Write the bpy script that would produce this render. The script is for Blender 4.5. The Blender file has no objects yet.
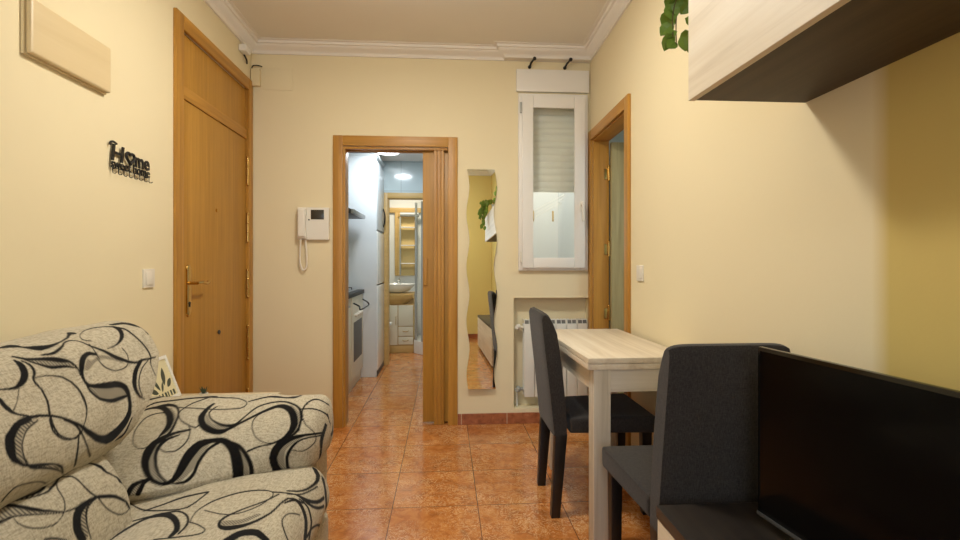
import bpy, bmesh, math, random
import numpy as np
from mathutils import Vector, Matrix
random.seed(7); np.random.seed(7)
R = math.radians
S = bpy.context.scene
C = S.collection

# ------------------------------------------------------------------ camera, world, lights, exposure
cam = bpy.data.cameras.new('camera'); cam_o = bpy.data.objects.new('camera', cam); C.objects.link(cam_o)
cam_o.location = (0, 0, 1.17)
cam_o.rotation_euler = (R(90), 0, -math.atan2(35, 500))
cam.sensor_width = 36; cam.lens = 18.75; cam.shift_y = -8 / 960; cam.clip_start = 0.02
S.camera = cam_o
S.view_settings.view_transform = 'Standard'; S.view_settings.look = 'None'
S.view_settings.gamma = 1; S.view_settings.use_curve_mapping = False
S.view_settings.exposure = 0.0
S.cycles.max_bounces = 10
S.cycles.use_denoising = True

world = bpy.data.worlds.new('World'); S.world = world; world.use_nodes = True
wb = world.node_tree.nodes['Background']
wb.inputs[0].default_value = (0.86, 0.93, 1.0, 1); wb.inputs[1].default_value = 0.8

def light(name, kind, loc, power, color, size=0.3, size_y=None, rot=(0, 0, 0), spread=None):
    l = bpy.data.lights.new(name, kind); l.energy = power; l.color = color
    if kind == 'AREA':
        l.size = size
        if size_y: l.shape = 'RECTANGLE'; l.size_y = size_y
        else: l.shape = 'DISK'
        if spread: l.spread = R(spread)
    else: l.shadow_soft_size = size
    o = bpy.data.objects.new(name, l); C.objects.link(o); o.location = loc; o.rotation_euler = rot
    return o
LAMP = (-0.16, 2.05)
light('ceiling_lamp_light', 'AREA', (LAMP[0], LAMP[1], 2.575), 21, (1.0, 0.965, 0.86), 0.24)
light('ceiling_lamp_glow', 'POINT', (LAMP[0], LAMP[1], 2.45), 13, (1.0, 0.965, 0.86), 0.12)
REAR_FILL = (-0.20, -0.95)  # added lamp behind the camera, brightens the rear wall and fills shadows
light('rear_fill_light', 'AREA', (REAR_FILL[0], REAR_FILL[1], 2.575), 10, (0.95, 0.98, 1.0), 0.24)
light('rear_fill_glow', 'POINT', (REAR_FILL[0], REAR_FILL[1], 2.45), 5, (0.95, 0.98, 1.0), 0.12)
light('window_daylight', 'AREA', (-0.45, -1.80, 1.55), 20, (0.56, 0.76, 1.0), 1.3, 1.2, (R(90), 0, 0))
light('kitchen_lamp_light', 'AREA', (-0.55, 4.85, 2.30), 13, (0.88, 0.96, 1.0), 0.22)
light('bathroom_lamp_light', 'AREA', (-0.55, 6.45, 2.28), 12, (1.0, 0.90, 0.72), 0.25)
light('bedroom_daylight', 'AREA', (2.2, 2.4, 2.2), 14, (0.80, 0.95, 1.0), 0.8)
light('light_well_daylight', 'AREA', (0.78, 4.35, 3.3), 30, (1.0, 0.98, 0.93), 0.5)

# ------------------------------------------------------------------ helpers
def socket(n, *names):
    for k in names:
        if k in n.inputs: return n.inputs[k]
class Mat:
    def __init__(s, name, color=(.8, .8, .8), rough=.5, metal=0, spec=None, **kw):
        s.m = bpy.data.materials.new(name); s.m.use_nodes = True
        s.nt = s.m.node_tree; s.N = s.nt.nodes; s.L = s.nt.links
        s.b = s.N['Principled BSDF']
        s.b.inputs['Base Color'].default_value = (*color, 1); s.b.inputs['Roughness'].default_value = rough
        s.b.inputs['Metallic'].default_value = metal
        if spec is not None: s.b.inputs['Specular IOR Level'].default_value = spec
        for k, v in kw.items(): s.b.inputs[k.replace('_', ' ')].default_value = v
        s.m.diffuse_color = (*color, 1)
    def node(s, t, **kw):
        n = s.N.new(t)
        for k, v in kw.items(): setattr(n, k, v)
        return n
    def coord(s, kind='Object', scale=(1, 1, 1), rot=(0, 0, 0), loc=(0, 0, 0)):
        if kind == 'World':
            g = s.node('ShaderNodeNewGeometry'); out = g.outputs['Position']
        else:
            g = s.node('ShaderNodeTexCoord'); out = g.outputs[kind]
        m = s.node('ShaderNodeMapping'); s.L.new(out, m.inputs[0])
        m.inputs['Scale'].default_value = scale; m.inputs['Rotation'].default_value = rot; m.inputs['Location'].default_value = loc
        return m.outputs[0]
    def noise(s, vec, scale=5, detail=3, rough=.5, dist=0):
        n = s.node('ShaderNodeTexNoise'); s.L.new(vec, n.inputs['Vector'])
        n.inputs['Scale'].default_value = scale; n.inputs['Detail'].default_value = detail
        n.inputs['Roughness'].default_value = rough; n.inputs['Distortion'].default_value = dist
        return n.outputs['Fac']
    def ramp(s, fac, stops):
        n = s.node('ShaderNodeValToRGB'); s.L.new(fac, n.inputs[0])
        e = n.color_ramp.elements
        while len(e) < len(stops): e.new(.5)
        for el, (p, c) in zip(e, stops): el.position = p; el.color = (*c, 1) if len(c) == 3 else c
        return n.outputs[0]
    def math(s, op, a, b=None, clamp=False):
        n = s.node('ShaderNodeMath', operation=op); n.use_clamp = clamp
        for i, v in enumerate((a, b)):
            if v is None: continue
            if isinstance(v, (int, float)): n.inputs[i].default_value = v
            else: s.L.new(v, n.inputs[i])
        return n.outputs[0]
    def mix(s, fac, a, b, mode='MIX'):
        n = s.node('ShaderNodeMix', data_type='RGBA', blend_type=mode)
        for sock, v in ((n.inputs[0], fac), (n.inputs[6], a), (n.inputs[7], b)):
            if isinstance(v, (int, float)): sock.default_value = v
            elif isinstance(v, tuple): sock.default_value = (*v, 1) if len(v) == 3 else v
            else: s.L.new(v, sock)
        return n.outputs[2]
    def color(s, sock): s.L.new(sock, s.b.inputs['Base Color']); return s
    def rough(s, sock): s.L.new(sock, s.b.inputs['Roughness']); return s
    def bump(s, h, strength=.2, dist=.01):
        n = s.node('ShaderNodeBump'); s.L.new(h, n.inputs['Height'])
        n.inputs['Strength'].default_value = strength; n.inputs['Distance'].default_value = dist
        s.L.new(n.outputs[0], s.b.inputs['Normal']); return s

def lin(r, g, b):
    f = lambda c: (c / 255 / 12.92) if c / 255 <= .04045 else ((c / 255 + .055) / 1.055) ** 2.4
    return (f(r), f(g), f(b))

def paint(name, col, bump=.12):
    m = Mat(name, col, .75, spec=.25)
    v = m.coord('World')
    n = m.noise(v, 2.2, 3)
    m.color(m.mix(n, tuple(c * .97 for c in col), tuple(min(1, c * 1.02) for c in col)))
    m.bump(m.noise(v, 90, 3), bump, .002)
    return m.m
CREAM = lin(233, 219, 184)
MUSTARD = lin(208, 184, 112)
M = {}
M['wall'] = paint('cream wall paint', CREAM)
M['mustard'] = paint('mustard wall paint lightened as if lit', lin(232, 212, 142))  # same mustard paint, colour raised to stand in for light on the rear wall
def wall_two_tone():
    m = Mat('cream and mustard wall paint', CREAM, .75, spec=.25)
    v = m.coord('World'); sp = m.node('ShaderNodeSeparateXYZ'); m.L.new(v, sp.inputs[0])
    f = m.math('MULTIPLY', m.math('SUBTRACT', 1.108, sp.outputs[1]), 20, True)
    m.color(m.mix(f, CREAM, MUSTARD)); m.bump(m.noise(v, 90, 3), .12, .002)
    return m.m
M['wall2'] = wall_two_tone()
M['ceiling'] = paint('ceiling paint', lin(232, 226, 216), .05)
M['crown'] = paint('white plaster moulding', lin(236, 230, 222), .03)
M['white_paint'] = paint('white wall paint', lin(232, 232, 228))

def tile_floor():
    m = Mat('terracotta floor tiles', (.4, .15, .05), .28, spec=.85)
    v = m.coord('World'); sp = m.node('ShaderNodeSeparateXYZ'); m.L.new(v, sp.inputs[0])
    px, py = .4067, .4025
    gx = m.math('DIVIDE', m.math('ADD', sp.outputs[0], 10 * px - .157), px)
    gy = m.math('DIVIDE', m.math('ADD', sp.outputs[1], 10 * py - 2.803), py)
    fx = m.math('FRACT', gx); fy = m.math('FRACT', gy)
    dx = m.math('MINIMUM', fx, m.math('SUBTRACT', 1, fx)); dy = m.math('MINIMUM', fy, m.math('SUBTRACT', 1, fy))
    d = m.math('MINIMUM', dx, dy)
    grout = m.math('LESS_THAN', d, .0045)
    cx = m.math('FLOOR', gx); cy = m.math('FLOOR', gy)
    cb = m.node('ShaderNodeCombineXYZ'); m.L.new(cx, cb.inputs[0]); m.L.new(cy, cb.inputs[1])
    wn = m.node('ShaderNodeTexWhiteNoise'); m.L.new(cb.outputs[0], wn.inputs['Vector'])
    off = m.node('ShaderNodeVectorMath', operation='SCALE'); m.L.new(wn.outputs['Color'], off.inputs[0]); off.inputs['Scale'].default_value = 5
    ad = m.node('ShaderNodeVectorMath', operation='ADD'); m.L.new(v, ad.inputs[0]); m.L.new(off.outputs[0], ad.inputs[1])
    n1 = m.noise(ad.outputs[0], 14, 7, .66, .9)
    base = m.ramp(n1, [(.30, lin(150, 86, 36)), (.48, lin(188, 113, 52)), (.62, lin(204, 134, 70)), (.8, lin(222, 168, 108))])
    n2 = m.noise(ad.outputs[0], 22, 5, .62, 2.2)
    vein = m.ramp(m.math('ABSOLUTE', m.math('SUBTRACT', n2, .5)), [(0, (1, 1, 1)), (.035, (0, 0, 0))])
    n3 = m.noise(ad.outputs[0], 5, 3)
    vm = m.math('MULTIPLY', vein, m.math('MULTIPLY', m.math('SUBTRACT', n3, .33, True), 4.2, True))
    col = m.mix(vm, base, lin(234, 194, 144))
    # tile-to-tile tone
    t = m.math('ADD', m.math('MULTIPLY', wn.outputs['Value'], .16), .90)
    tt = m.node('ShaderNodeCombineXYZ'); [m.L.new(t, tt.inputs[i]) for i in range(3)]
    col = m.mix(1.0, col, tt.outputs[0], 'MULTIPLY')
    col = m.mix(grout, col, lin(96, 56, 32))
    m.color(col)
    m.rough(m.math('ADD', m.math('MULTIPLY', n1, .08), .10))
    h = m.math('SUBTRACT', m.math('MULTIPLY', n1, .15), grout)
    m.bump(h, .35, .0015)
    return m.m
M['floor'] = tile_floor()
def skirting():
    m = Mat('terracotta skirting tile', (.3, .1, .05), .35)
    v = m.coord('World'); n = m.noise(v, 22, 5, .6, .8)
    sp = m.node('ShaderNodeSeparateXYZ'); m.L.new(v, sp.inputs[0])
    f = m.math('FRACT', m.math('DIVIDE', m.math('ADD', sp.outputs[0], 5 - .165), .33))
    g = m.math('LESS_THAN', f, .012)
    m.color(m.mix(g, m.ramp(n, [(.3, lin(132, 72, 44)), (.6, lin(172, 104, 68)), (.8, lin(200, 142, 104))]), lin(205, 190, 165)))
    return m.m
M['skirting'] = skirting()

def wood(name, a, b, axis='Z', scale=1.0, rough=.42, c=None, bump=.08, kind='World', coat=0):
    m = Mat(name, a, rough)
    sc = {'Z': (38, 38, 1.6), 'X': (1.6, 38, 38), 'Y': (38, 1.6, 38)}[axis]
    v = m.coord(kind, tuple(k * scale for k in sc))
    n = m.noise(v, 1.0, 6, .6, .5)
    v2 = m.coord(kind, tuple(k * scale * .18 for k in sc)); n2 = m.noise(v2, 1.0, 2, .5, 1.2)
    f = m.math('ADD', m.math('MULTIPLY', n, .6), m.math('MULTIPLY', n2, .4))
    st = [(.36, a), (.62, b)] if c is None else [(.32, a), (.5, b), (.68, c)]
    m.color(m.ramp(f, st)); m.bump(n, bump, .002)
    if coat: m.b.inputs['Coat Weight'].default_value = coat
    return m.m
M['oak'] = wood('honey oak', lin(160, 110, 38), lin(194, 142, 60), 'Z')
M['oak_x'] = wood('honey oak across', lin(160, 110, 38), lin(194, 142, 60), 'X')
M['oak_y'] = wood('honey oak along wall', lin(160, 110, 38), lin(194, 142, 60), 'Y')
M['oak_leaf'] = wood('honey oak veneer', lin(168, 120, 42), lin(188, 138, 56), 'Z', 1.6)
M['pale_leaf'] = wood('pale oak veneer', lin(150, 138, 96), lin(176, 164, 120), 'Z', 1.5)
M['light_oak'] = wood('whitewashed oak', lin(196, 180, 156), lin(222, 208, 186), 'Y', .7, .5, lin(234, 224, 206))
M['light_oak_z'] = wood('whitewashed oak upright', lin(188, 176, 158), lin(216, 206, 190), 'Z', .7, .5, lin(230, 222, 208))
M['light_oak_x'] = wood('whitewashed oak across', lin(188, 176, 158), lin(216, 206, 190), 'X', .7, .5, lin(230, 222, 208))
M['dark_oak'] = wood('dark wenge wood', lin(26, 22, 20), lin(44, 38, 34), 'Y', .8, .42, lin(58, 50, 43))
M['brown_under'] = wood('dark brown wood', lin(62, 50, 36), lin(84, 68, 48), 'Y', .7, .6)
M['bath_oak'] = wood('bathroom beech', lin(190, 154, 88), lin(208, 172, 108), 'X', .8)
M['beige_oak'] = wood('pale beech', lin(206, 190, 156), lin(220, 206, 176), 'Y', .6)

def fabric(name, a, b, scale=1.0):
    m = Mat(name, a, .95, spec=.15)
    v = m.coord('Object', (420 * scale, 420 * scale, 70 * scale)); n = m.noise(v, 1, 3, .7)
    v2 = m.coord('Object', (90 * scale, 90 * scale, 500 * scale)); n2 = m.noise(v2, 1, 2, .6)
    f = m.math('ADD', m.math('MULTIPLY', n, .65), m.math('MULTIPLY', n2, .35))
    m.color(m.ramp(f, [(.34, a), (.66, b)])); m.bump(f, .5, .001)
    m.b.inputs['Sheen Weight'].default_value = .12
    return m.m
M['chair_fabric'] = fabric('charcoal woven fabric', lin(40, 37, 37), lin(70, 66, 64))
M['black_wood'] = Mat('black lacquered wood', lin(22, 19, 18), .35).m
M['white_plastic'] = Mat('white plastic', lin(232, 226, 214), .4).m
M['pvc'] = Mat('white window frame plastic', lin(236, 232, 226), .3).m
M['radiator'] = Mat('white enamel', lin(228, 226, 218), .3).m
M['grey_metal'] = Mat('grey metal', lin(168, 170, 166), .4, .15).m
M['dark_grey'] = Mat('dark grey', lin(70, 70, 70), .5).m
M['slot_grey'] = Mat('grille grey', lin(104, 102, 98), .6).m
M['brass'] = Mat('polished brass', lin(214, 178, 106), .22, 1).m
M['chrome'] = Mat('chrome', lin(220, 220, 220), .12, 1).m
M['black'] = Mat('matt black metal', lin(16, 14, 12), .45).m
M['black_gloss'] = Mat('black gloss plastic', lin(8, 8, 8), .18).m
M['screen'] = Mat('black television screen', (.003, .0025, .0025), .14, spec=.12).m
M['lcd'] = Mat('dark display', lin(54, 50, 40), .2).m
M['mirror'] = Mat('silvered mirror', (.90, .91, .84), .01, 1).m
M['fuse_cover'] = wood('varnished pale wood', lin(214, 192, 150), lin(222, 202, 162), 'Y', .5)
M['cream_plastic'] = Mat('cream painted plastic', lin(226, 208, 168), .6).m
M['ivory'] = paint('ivory plastic', lin(228, 220, 206), .02)
M['ceramic'] = Mat('white ceramic', lin(240, 240, 236), .12).m
M['white_gloss'] = Mat('white gloss laminate', lin(226, 232, 236), .3).m
M['cab_cream'] = Mat('cream laminate', lin(222, 214, 190), .35).m
M['granite'] = Mat('dark granite', lin(26, 26, 28), .5).m
M['steel'] = Mat('brushed steel', lin(160, 162, 164), .35, .7).m
M['dark_glass'] = Mat('smoked oven glass', lin(28, 30, 34), .08).m
M['leaf'] = Mat('green leaf', lin(112, 142, 52), .45).m
M['leaf2'] = Mat('dark green leaf', lin(44, 62, 36), .5).m
M['stem'] = Mat('stem', lin(96, 84, 48), .7).m
M['pot'] = Mat('white pot', lin(220, 215, 205), .5).m
M['yellow_wall'] = paint('warm yellow wall', lin(226, 200, 140), .03)
M['curtain'] = Mat('pale panel', lin(215, 222, 220), .6).m
M['art_paper'] = Mat('cream art paper', lin(224, 214, 176), .7).m
M['art_ink'] = Mat('green grey ink', lin(70, 76, 62), .7).m
M['white_frame'] = Mat('white painted frame', lin(235, 233, 228), .4).m
M['duct'] = Mat('hood dark metal', lin(44, 43, 42), .45, .0).m
def shutter_mat():
    m = Mat('roller shutter plastic', lin(236, 236, 226), .5); return m.m
M['shutter'] = shutter_mat()
def wall_tiles():
    m = Mat('pale blue white wall tiles', (.8, .85, .85), .12)
    b = m.node('ShaderNodeTexBrick'); v = m.coord('World'); 
    sp = m.node('ShaderNodeSeparateXYZ'); m.L.new(v, sp.inputs[0])
    cb = m.node('ShaderNodeCombineXYZ'); m.L.new(m.math('ADD', sp.outputs[0], sp.outputs[1]), cb.inputs[0]); m.L.new(sp.outputs[2], cb.inputs[1])
    m.L.new(cb.outputs[0], b.inputs['Vector'])
    b.offset = 0; b.inputs['Scale'].default_value = 1; b.inputs['Brick Width'].default_value = .25; b.inputs['Row Height'].default_value = .33
    b.inputs['Mortar Size'].default_value = .003
    b.inputs['Color1'].default_value = (*lin(206, 222, 226), 1); b.inputs['Color2'].default_value = (*lin(200, 216, 222), 1); b.inputs['Mortar'].default_value = (*lin(160, 176, 182), 1)
    m.color(b.outputs['Color']); m.bump(m.noise(v, 6, 2), .1, .003)
    return m.m
M['tiles'] = wall_tiles()
def glass(name, tint=(1, 1, 1)):
    m = bpy.data.materials.new(name); m.use_nodes = True; nt = m.node_tree; nt.nodes.clear()
    o = nt.nodes.new('ShaderNodeOutputMaterial'); t = nt.nodes.new('ShaderNodeBsdfTransparent'); g = nt.nodes.new('ShaderNodeBsdfGlossy')
    t.inputs[0].default_value = (*tint, 1); g.inputs['Roughness'].default_value = .02
    f = nt.nodes.new('ShaderNodeValue'); f.outputs[0].default_value = .06; mx = nt.nodes.new('ShaderNodeMixShader')
    nt.links.new(f.outputs[0], mx.inputs[0]); nt.links.new(t.outputs[0], mx.inputs[1]); nt.links.new(g.outputs[0], mx.inputs[2]); nt.links.new(mx.outputs[0], o.inputs[0])
    return m
M['glass'] = glass('clear glass', (.97, .98, .975))
def emit(name, col, st):
    m = Mat(name, col, .5); m.b.inputs['Emission Color'].default_value = (*col, 1); m.b.inputs['Emission Strength'].default_value = st; return m.m
M['lamp_warm'] = emit('warm lamp diffuser', (1, .86, .66), 3)
M['lamp_cool'] = emit('cool lamp diffuser', (.92, .97, 1), 6)

class MB:
    def __init__(s): s.bm = bmesh.new()
    def _bev(s, vs, b, seg=2):
        if b > 0:
            es = list({e for v in vs for e in v.link_edges})
            bmesh.ops.bevel(s.bm, geom=es, offset=b, segments=seg, profile=.6, affect='EDGES')
    def box(s, x0, x1, y0, y1, z0, z1, b=0, seg=2, M_=None):
        m = Matrix.Translation(((x0 + x1) / 2, (y0 + y1) / 2, (z0 + z1) / 2)) @ Matrix.Diagonal((abs(x1 - x0), abs(y1 - y0), abs(z1 - z0), 1))
        if M_: m = M_ @ m
        r = bmesh.ops.create_cube(s.bm, size=1, matrix=m); s._bev(r['verts'], b, seg); return s
    def hexa(s, p, b=0, seg=2):   # 8 corners: bottom 4 (ccw), top 4
        vs = [s.bm.verts.new(q) for q in p]
        for f in ((3, 2, 1, 0), (4, 5, 6, 7), (0, 1, 5, 4), (1, 2, 6, 5), (2, 3, 7, 6), (3, 0, 4, 7)): s.bm.faces.new([vs[i] for i in f])
        s._bev(vs, b, seg); return s
    def cyl(s, p0, p1, r, n=20, r2=None, b=0):
        p0, p1 = Vector(p0), Vector(p1); d = p1 - p0
        m = Matrix.Translation((p0 + p1) / 2) @ d.to_track_quat('Z', 'Y').to_matrix().to_4x4()
        r_ = bmesh.ops.create_cone(s.bm, cap_ends=True, segments=n, radius1=r, radius2=r if r2 is None else r2, depth=d.length, matrix=m)
        if b:
            es = list({e for v in r_['verts'] for e in v.link_edges if len(e.link_faces) == 2 and any(len(f.verts) > 4 for f in e.link_faces)})
            bmesh.ops.bevel(s.bm, geom=es, offset=b, segments=2, affect='EDGES')
        return s
    def ball(s, c, r, sc=(1, 1, 1), n=16):
        m = Matrix.Translation(c) @ Matrix.Diagonal((*sc, 1))
        bmesh.ops.create_uvsphere(s.bm, u_segments=n, v_segments=n // 2 + 2, radius=r, matrix=m); return s
    def tube(s, pts, r, n=8, cap=True):
        pts = [Vector(p) for p in pts]; rs = r if isinstance(r, (list, tuple)) else [r] * len(pts)
        rings = []; up = Vector((.13, .21, .97)).normalized()
        for i, p in enumerate(pts):
            t = (pts[min(i + 1, len(pts) - 1)] - pts[max(i - 1, 0)]).normalized()
            a = t.cross(up)
            if a.length < 1e-4: a = t.cross(Vector((1, 0, 0)))
            a.normalize(); b = t.cross(a).normalized()
            up = b * (1 if b.dot(up) > 0 else -1)
            rings.append([s.bm.verts.new(p + (a * math.cos(q) + b * math.sin(q)) * rs[i]) for q in (2 * math.pi * k / n for k in range(n))])
        for A, B in zip(rings, rings[1:]):
            for k in range(n): s.bm.faces.new((A[k], A[(k + 1) % n], B[(k + 1) % n], B[k]))
        if cap: s.bm.faces.new(rings[0][::-1]); s.bm.faces.new(rings[-1])
        return s
    def lathe(s, prof, c, n=28, sc=(1, 1)):
        rings = [[s.bm.verts.new((c[0] + r * sc[0] * math.cos(2 * math.pi * k / n), c[1] + r * sc[1] * math.sin(2 * math.pi * k / n), c[2] + z)) for k in range(n)] for r, z in prof]
        for A, B in zip(rings, rings[1:]):
            for k in range(n): s.bm.faces.new((A[k], A[(k + 1) % n], B[(k + 1) % n], B[k]))
        s.bm.faces.new(rings[0][::-1]); s.bm.faces.new(rings[-1]); return s
    def prism(s, poly, axis, a0, a1, b=0, seg=2):   # poly in the two other axes (in order), extruded along axis
        def P(q, a): return {'X': (a, q[0], q[1]), 'Y': (q[0], a, q[1]), 'Z': (q[0], q[1], a)}[axis]
        A = [s.bm.verts.new(P(q, a0)) for q in poly]; B = [s.bm.verts.new(P(q, a1)) for q in poly]
        n = len(poly)
        for k in range(n): s.bm.faces.new((A[k], A[(k + 1) % n], B[(k + 1) % n], B[k]))
        s.bm.faces.new(A[::-1]); s.bm.faces.new(B)
        s._bev(A + B, b, seg); return s
    def faces(s, vs, fs):
        v = [s.bm.verts.new(q) for q in vs]
        for f in fs:
            try: s.bm.faces.new([v[i] for i in f])
            except ValueError: pass
        return s
    def xf(s, m): bmesh.ops.transform(s.bm, matrix=m, verts=s.bm.verts); return s
    def build(s, name, mat, parent=None, local=False, smooth=35):
        bmesh.ops.recalc_face_normals(s.bm, faces=s.bm.faces)
        off = Vector((0, 0, 0))
        if parent is not None and not local:
            q = parent
            while q is not None: off += q.location; q = q.parent
            bmesh.ops.translate(s.bm, vec=-off, verts=s.bm.verts)
        me = bpy.data.meshes.new(name); s.bm.to_mesh(me); s.bm.free()
        me.materials.append(M[mat] if isinstance(mat, str) else mat)
        if smooth: me.shade_smooth(); me.set_sharp_from_angle(angle=R(smooth))
        o = bpy.data.objects.new(name, me); C.objects.link(o)
        if parent is not None: o.parent = parent
        return o
def tag(o, label=None, cat=None, group=None, kind=None):
    for k, v in (('label', label), ('category', cat), ('group', group), ('kind', kind)):
        if v: o[k] = v
    return o
def thing(name, label, cat, loc=(0, 0, 0), rz=0, group=None):
    o = bpy.data.objects.new(name, None); C.objects.link(o); o.empty_display_size = .1
    o.location = loc; o.rotation_euler = (0, 0, rz); return tag(o, label, cat, group)
def struct(name, loc=(0, 0, 0)):
    o = bpy.data.objects.new(name, None); C.objects.link(o); o.location = loc; o['kind'] = 'structure'; return o
def smooth_path(pts, n=8):
    P = [Vector(p) for p in pts]; out = []
    for i in range(len(P) - 1):
        a, b, c, d = P[max(i - 1, 0)], P[i], P[i + 1], P[min(i + 2, len(P) - 1)]
        for k in range(n):
            t = k / n
            out.append(.5 * ((2 * b) + (c - a) * t + (2 * a - 5 * b + 4 * c - d) * t * t + (3 * b - a - 3 * c + d) * t ** 3))
    out.append(P[-1]); return out
def text_geo(body, size, offset=0.0, depth=.003, space=1.0, shear=0.0):
    cu = bpy.data.curves.new('t', 'FONT'); cu.body = body; cu.size = size; cu.offset = offset; cu.extrude = depth; cu.space_character = space; cu.shear = shear; cu.resolution_u = 3
    o = bpy.data.objects.new('t', cu); C.objects.link(o); bpy.context.view_layer.update()
    me = bpy.data.meshes.new_from_object(o)
    vs = [v.co.copy() for v in me.vertices]; fs = [tuple(p.vertices) for p in me.polygons]
    bpy.data.objects.remove(o); bpy.data.curves.remove(cu); bpy.data.meshes.remove(me)
    return vs, fs

# ------------------------------------------------------------------ the setting
def LX(y): return -1.2954 - .016 * y
def RX(y): return .974 + .0239 * y
YB, YR, ZC = 3.60, -1.85, 2.70
def wall(name, p0, p1, out, th, h, openings, mat, z0=0):
    # straight wall from p0 to p1, thickness th towards the side `out` (+1 left of direction, -1 right)
    p0, p1 = Vector((*p0, 0)), Vector((*p1, 0)); d = p1 - p0; L = d.length; d.normalize(); n = Vector((-d.y, d.x, 0)) * out
    xs = sorted({0, L, *[o[0] for o in openings], *[o[1] for o in openings]}); zs = sorted({z0, h, *[o[2] for o in openings], *[o[3] for o in openings]})
    m = MB(); bm = m.bm; V = {}
    def vert(i, k, s):
        if (i, k, s) not in V: V[i, k, s] = bm.verts.new(p0 + d * xs[i] + n * (th * s) + Vector((0, 0, zs[k])))
        return V[i, k, s]
    def solid(i, k):
        if i < 0 or k < 0 or i >= len(xs) - 1 or k >= len(zs) - 1: return False
        cx, cz = (xs[i] + xs[i + 1]) / 2, (zs[k] + zs[k + 1]) / 2
        return not any(o[0] < cx < o[1] and o[2] < cz < o[3] for o in openings)
    for i in range(len(xs) - 1):
        for k in range(len(zs) - 1):
            if not solid(i, k): continue
            for s in (0, 1): bm.faces.new([vert(i, k, s), vert(i + 1, k, s), vert(i + 1, k + 1, s), vert(i, k + 1, s)])
            if not solid(i - 1, k): bm.faces.new([vert(i, k, 0), vert(i, k + 1, 0), vert(i, k + 1, 1), vert(i, k, 1)])
            if not solid(i + 1, k): bm.faces.new([vert(i + 1, k, 0), vert(i + 1, k + 1, 0), vert(i + 1, k + 1, 1), vert(i + 1, k, 1)])
            if not solid(i, k - 1): bm.faces.new([vert(i, k, 0), vert(i + 1, k, 0), vert(i + 1, k, 1), vert(i, k, 1)])
            if not solid(i, k + 1): bm.faces.new([vert(i, k + 1, 0), vert(i + 1, k + 1, 0), vert(i + 1, k + 1, 1), vert(i, k + 1, 1)])
    o = m.build(name, mat, smooth=0); o['kind'] = 'structure'; return o

o = MB().box(-1.7, 3.2, YR - .2, 7.5, -.1, 0).build('floor', 'floor'); o['kind'] = 'structure'
o = MB().box(-1.6, 1.3, YR - .15, YB + .12, ZC, ZC + .1).build('ceiling', 'ceiling'); o['kind'] = 'structure'
# left wall with the entrance door opening
DL0, DL1, DLZ = 2.63, 3.53, 2.36
wall('wall_left', (LX(YR), YR), (LX(YB + .1), YB + .1), 1, .18, ZC, [(DL0 - YR, DL1 - YR, 0, DLZ)], 'wall')
# back wall
KX0, KX1, KZ = -.721, .022, 1.99
AX0, AX1, AZ0, AZ1 = .497, 1.056, .107, .909
WX0, WX1, WZ0, WZ1 = .575, .99, 1.15, 2.335
x0 = LX(YB)
wall('wall_back', (x0 - .1, YB), (1.16, YB), 1, .11, ZC, [(KX0 - x0 + .1, KX1 - x0 + .1, 0, KZ), (WX0 - x0 + .1, WX1 - x0 + .1, WZ0, WZ1), (AX0 - x0 + .1, AX1 - x0 + .1, AZ0, AZ1)], 'wall')
# right wall, cream then mustard
DR0, DR1, DRZ = 2.80, 3.525, 2.05
wall('wall_right', (RX(YR), YR), (RX(YB), YB), -1, .10, ZC, [(DR0 - YR, DR1 - YR, 0, DRZ)], 'wall2')
# rear wall, behind the camera, with a window
RW0, RW1, RZ0, RZ1 = -1.1, .2, .95, 2.15
xr0 = LX(YR)
wall('wall_rear', (xr0 - .1, YR), (RX(YR) + .1, YR), -1, .15, ZC, [(RW0 - xr0 + .1, RW1 - xr0 + .1, RZ0, RZ1)], 'mustard')
# radiator niche back
t = MB(); t.box(AX0 - .02, AX1 + .02, YB + .105, YB + .13, AZ0 - .02, AZ1 + .02); o = t.build('wall_niche', 'wall'); o['kind'] = 'structure'

# crown mouldings (profile: distance from wall, height below ceiling)
CP = [(0, -.075), (.012, -.075), (.014, -.062), (.03, -.05), (.05, -.036), (.058, -.022), (.07, -.02), (.074, -.004), (.095, -.004), (.095, .0), (0, 0)]
def crown(name, pts, closed=False):
    # pts along the wall; the room is on the right-hand side of travel
    m = MB(); bm = m.bm; P = [Vector((*p, 0)) for p in pts]; rings = []
    for i, p in enumerate(P):
        a = (P[i] - P[i - 1]).normalized() if i > 0 or closed else None
        b = (P[(i + 1) % len(P)] - P[i]).normalized() if i < len(P) - 1 or closed else None
        a = a or b; b = b or a
        na, nb = Vector((a.y, -a.x, 0)), Vector((b.y, -b.x, 0))
        k = (na + nb).normalized(); k = k / max(.3, k.dot(na))
        rings.append([bm.verts.new(p + k * u + Vector((0, 0, ZC + w))) for u, w in CP])
    n = len(CP); pr = list(zip(rings, rings[1:])) + ([(rings[-1], rings[0])] if closed else [])
    for A, B in pr:
        for k in range(n): bm.faces.new((A[k], B[k], B[(k + 1) % n], A[(k + 1) % n]))
    if not closed: bm.faces.new(rings[0]); bm.faces.new(rings[-1][::-1])
    o = m.build(name, 'crown', smooth=50); o['kind'] = 'structure'; return o
YJ = YB - .055
crown('trim_1', [(LX(YR), YR), (LX(YB), YB), (.435, YB), (.435, YJ), (RX(YJ), YJ), (RX(YR), YR)], closed=True)
o = MB().box(.436, RX(YJ) - .001, YJ + .001, YB - .0005, ZC - .075, ZC).build('trim_2', 'crown'); o['kind'] = 'structure'
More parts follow.
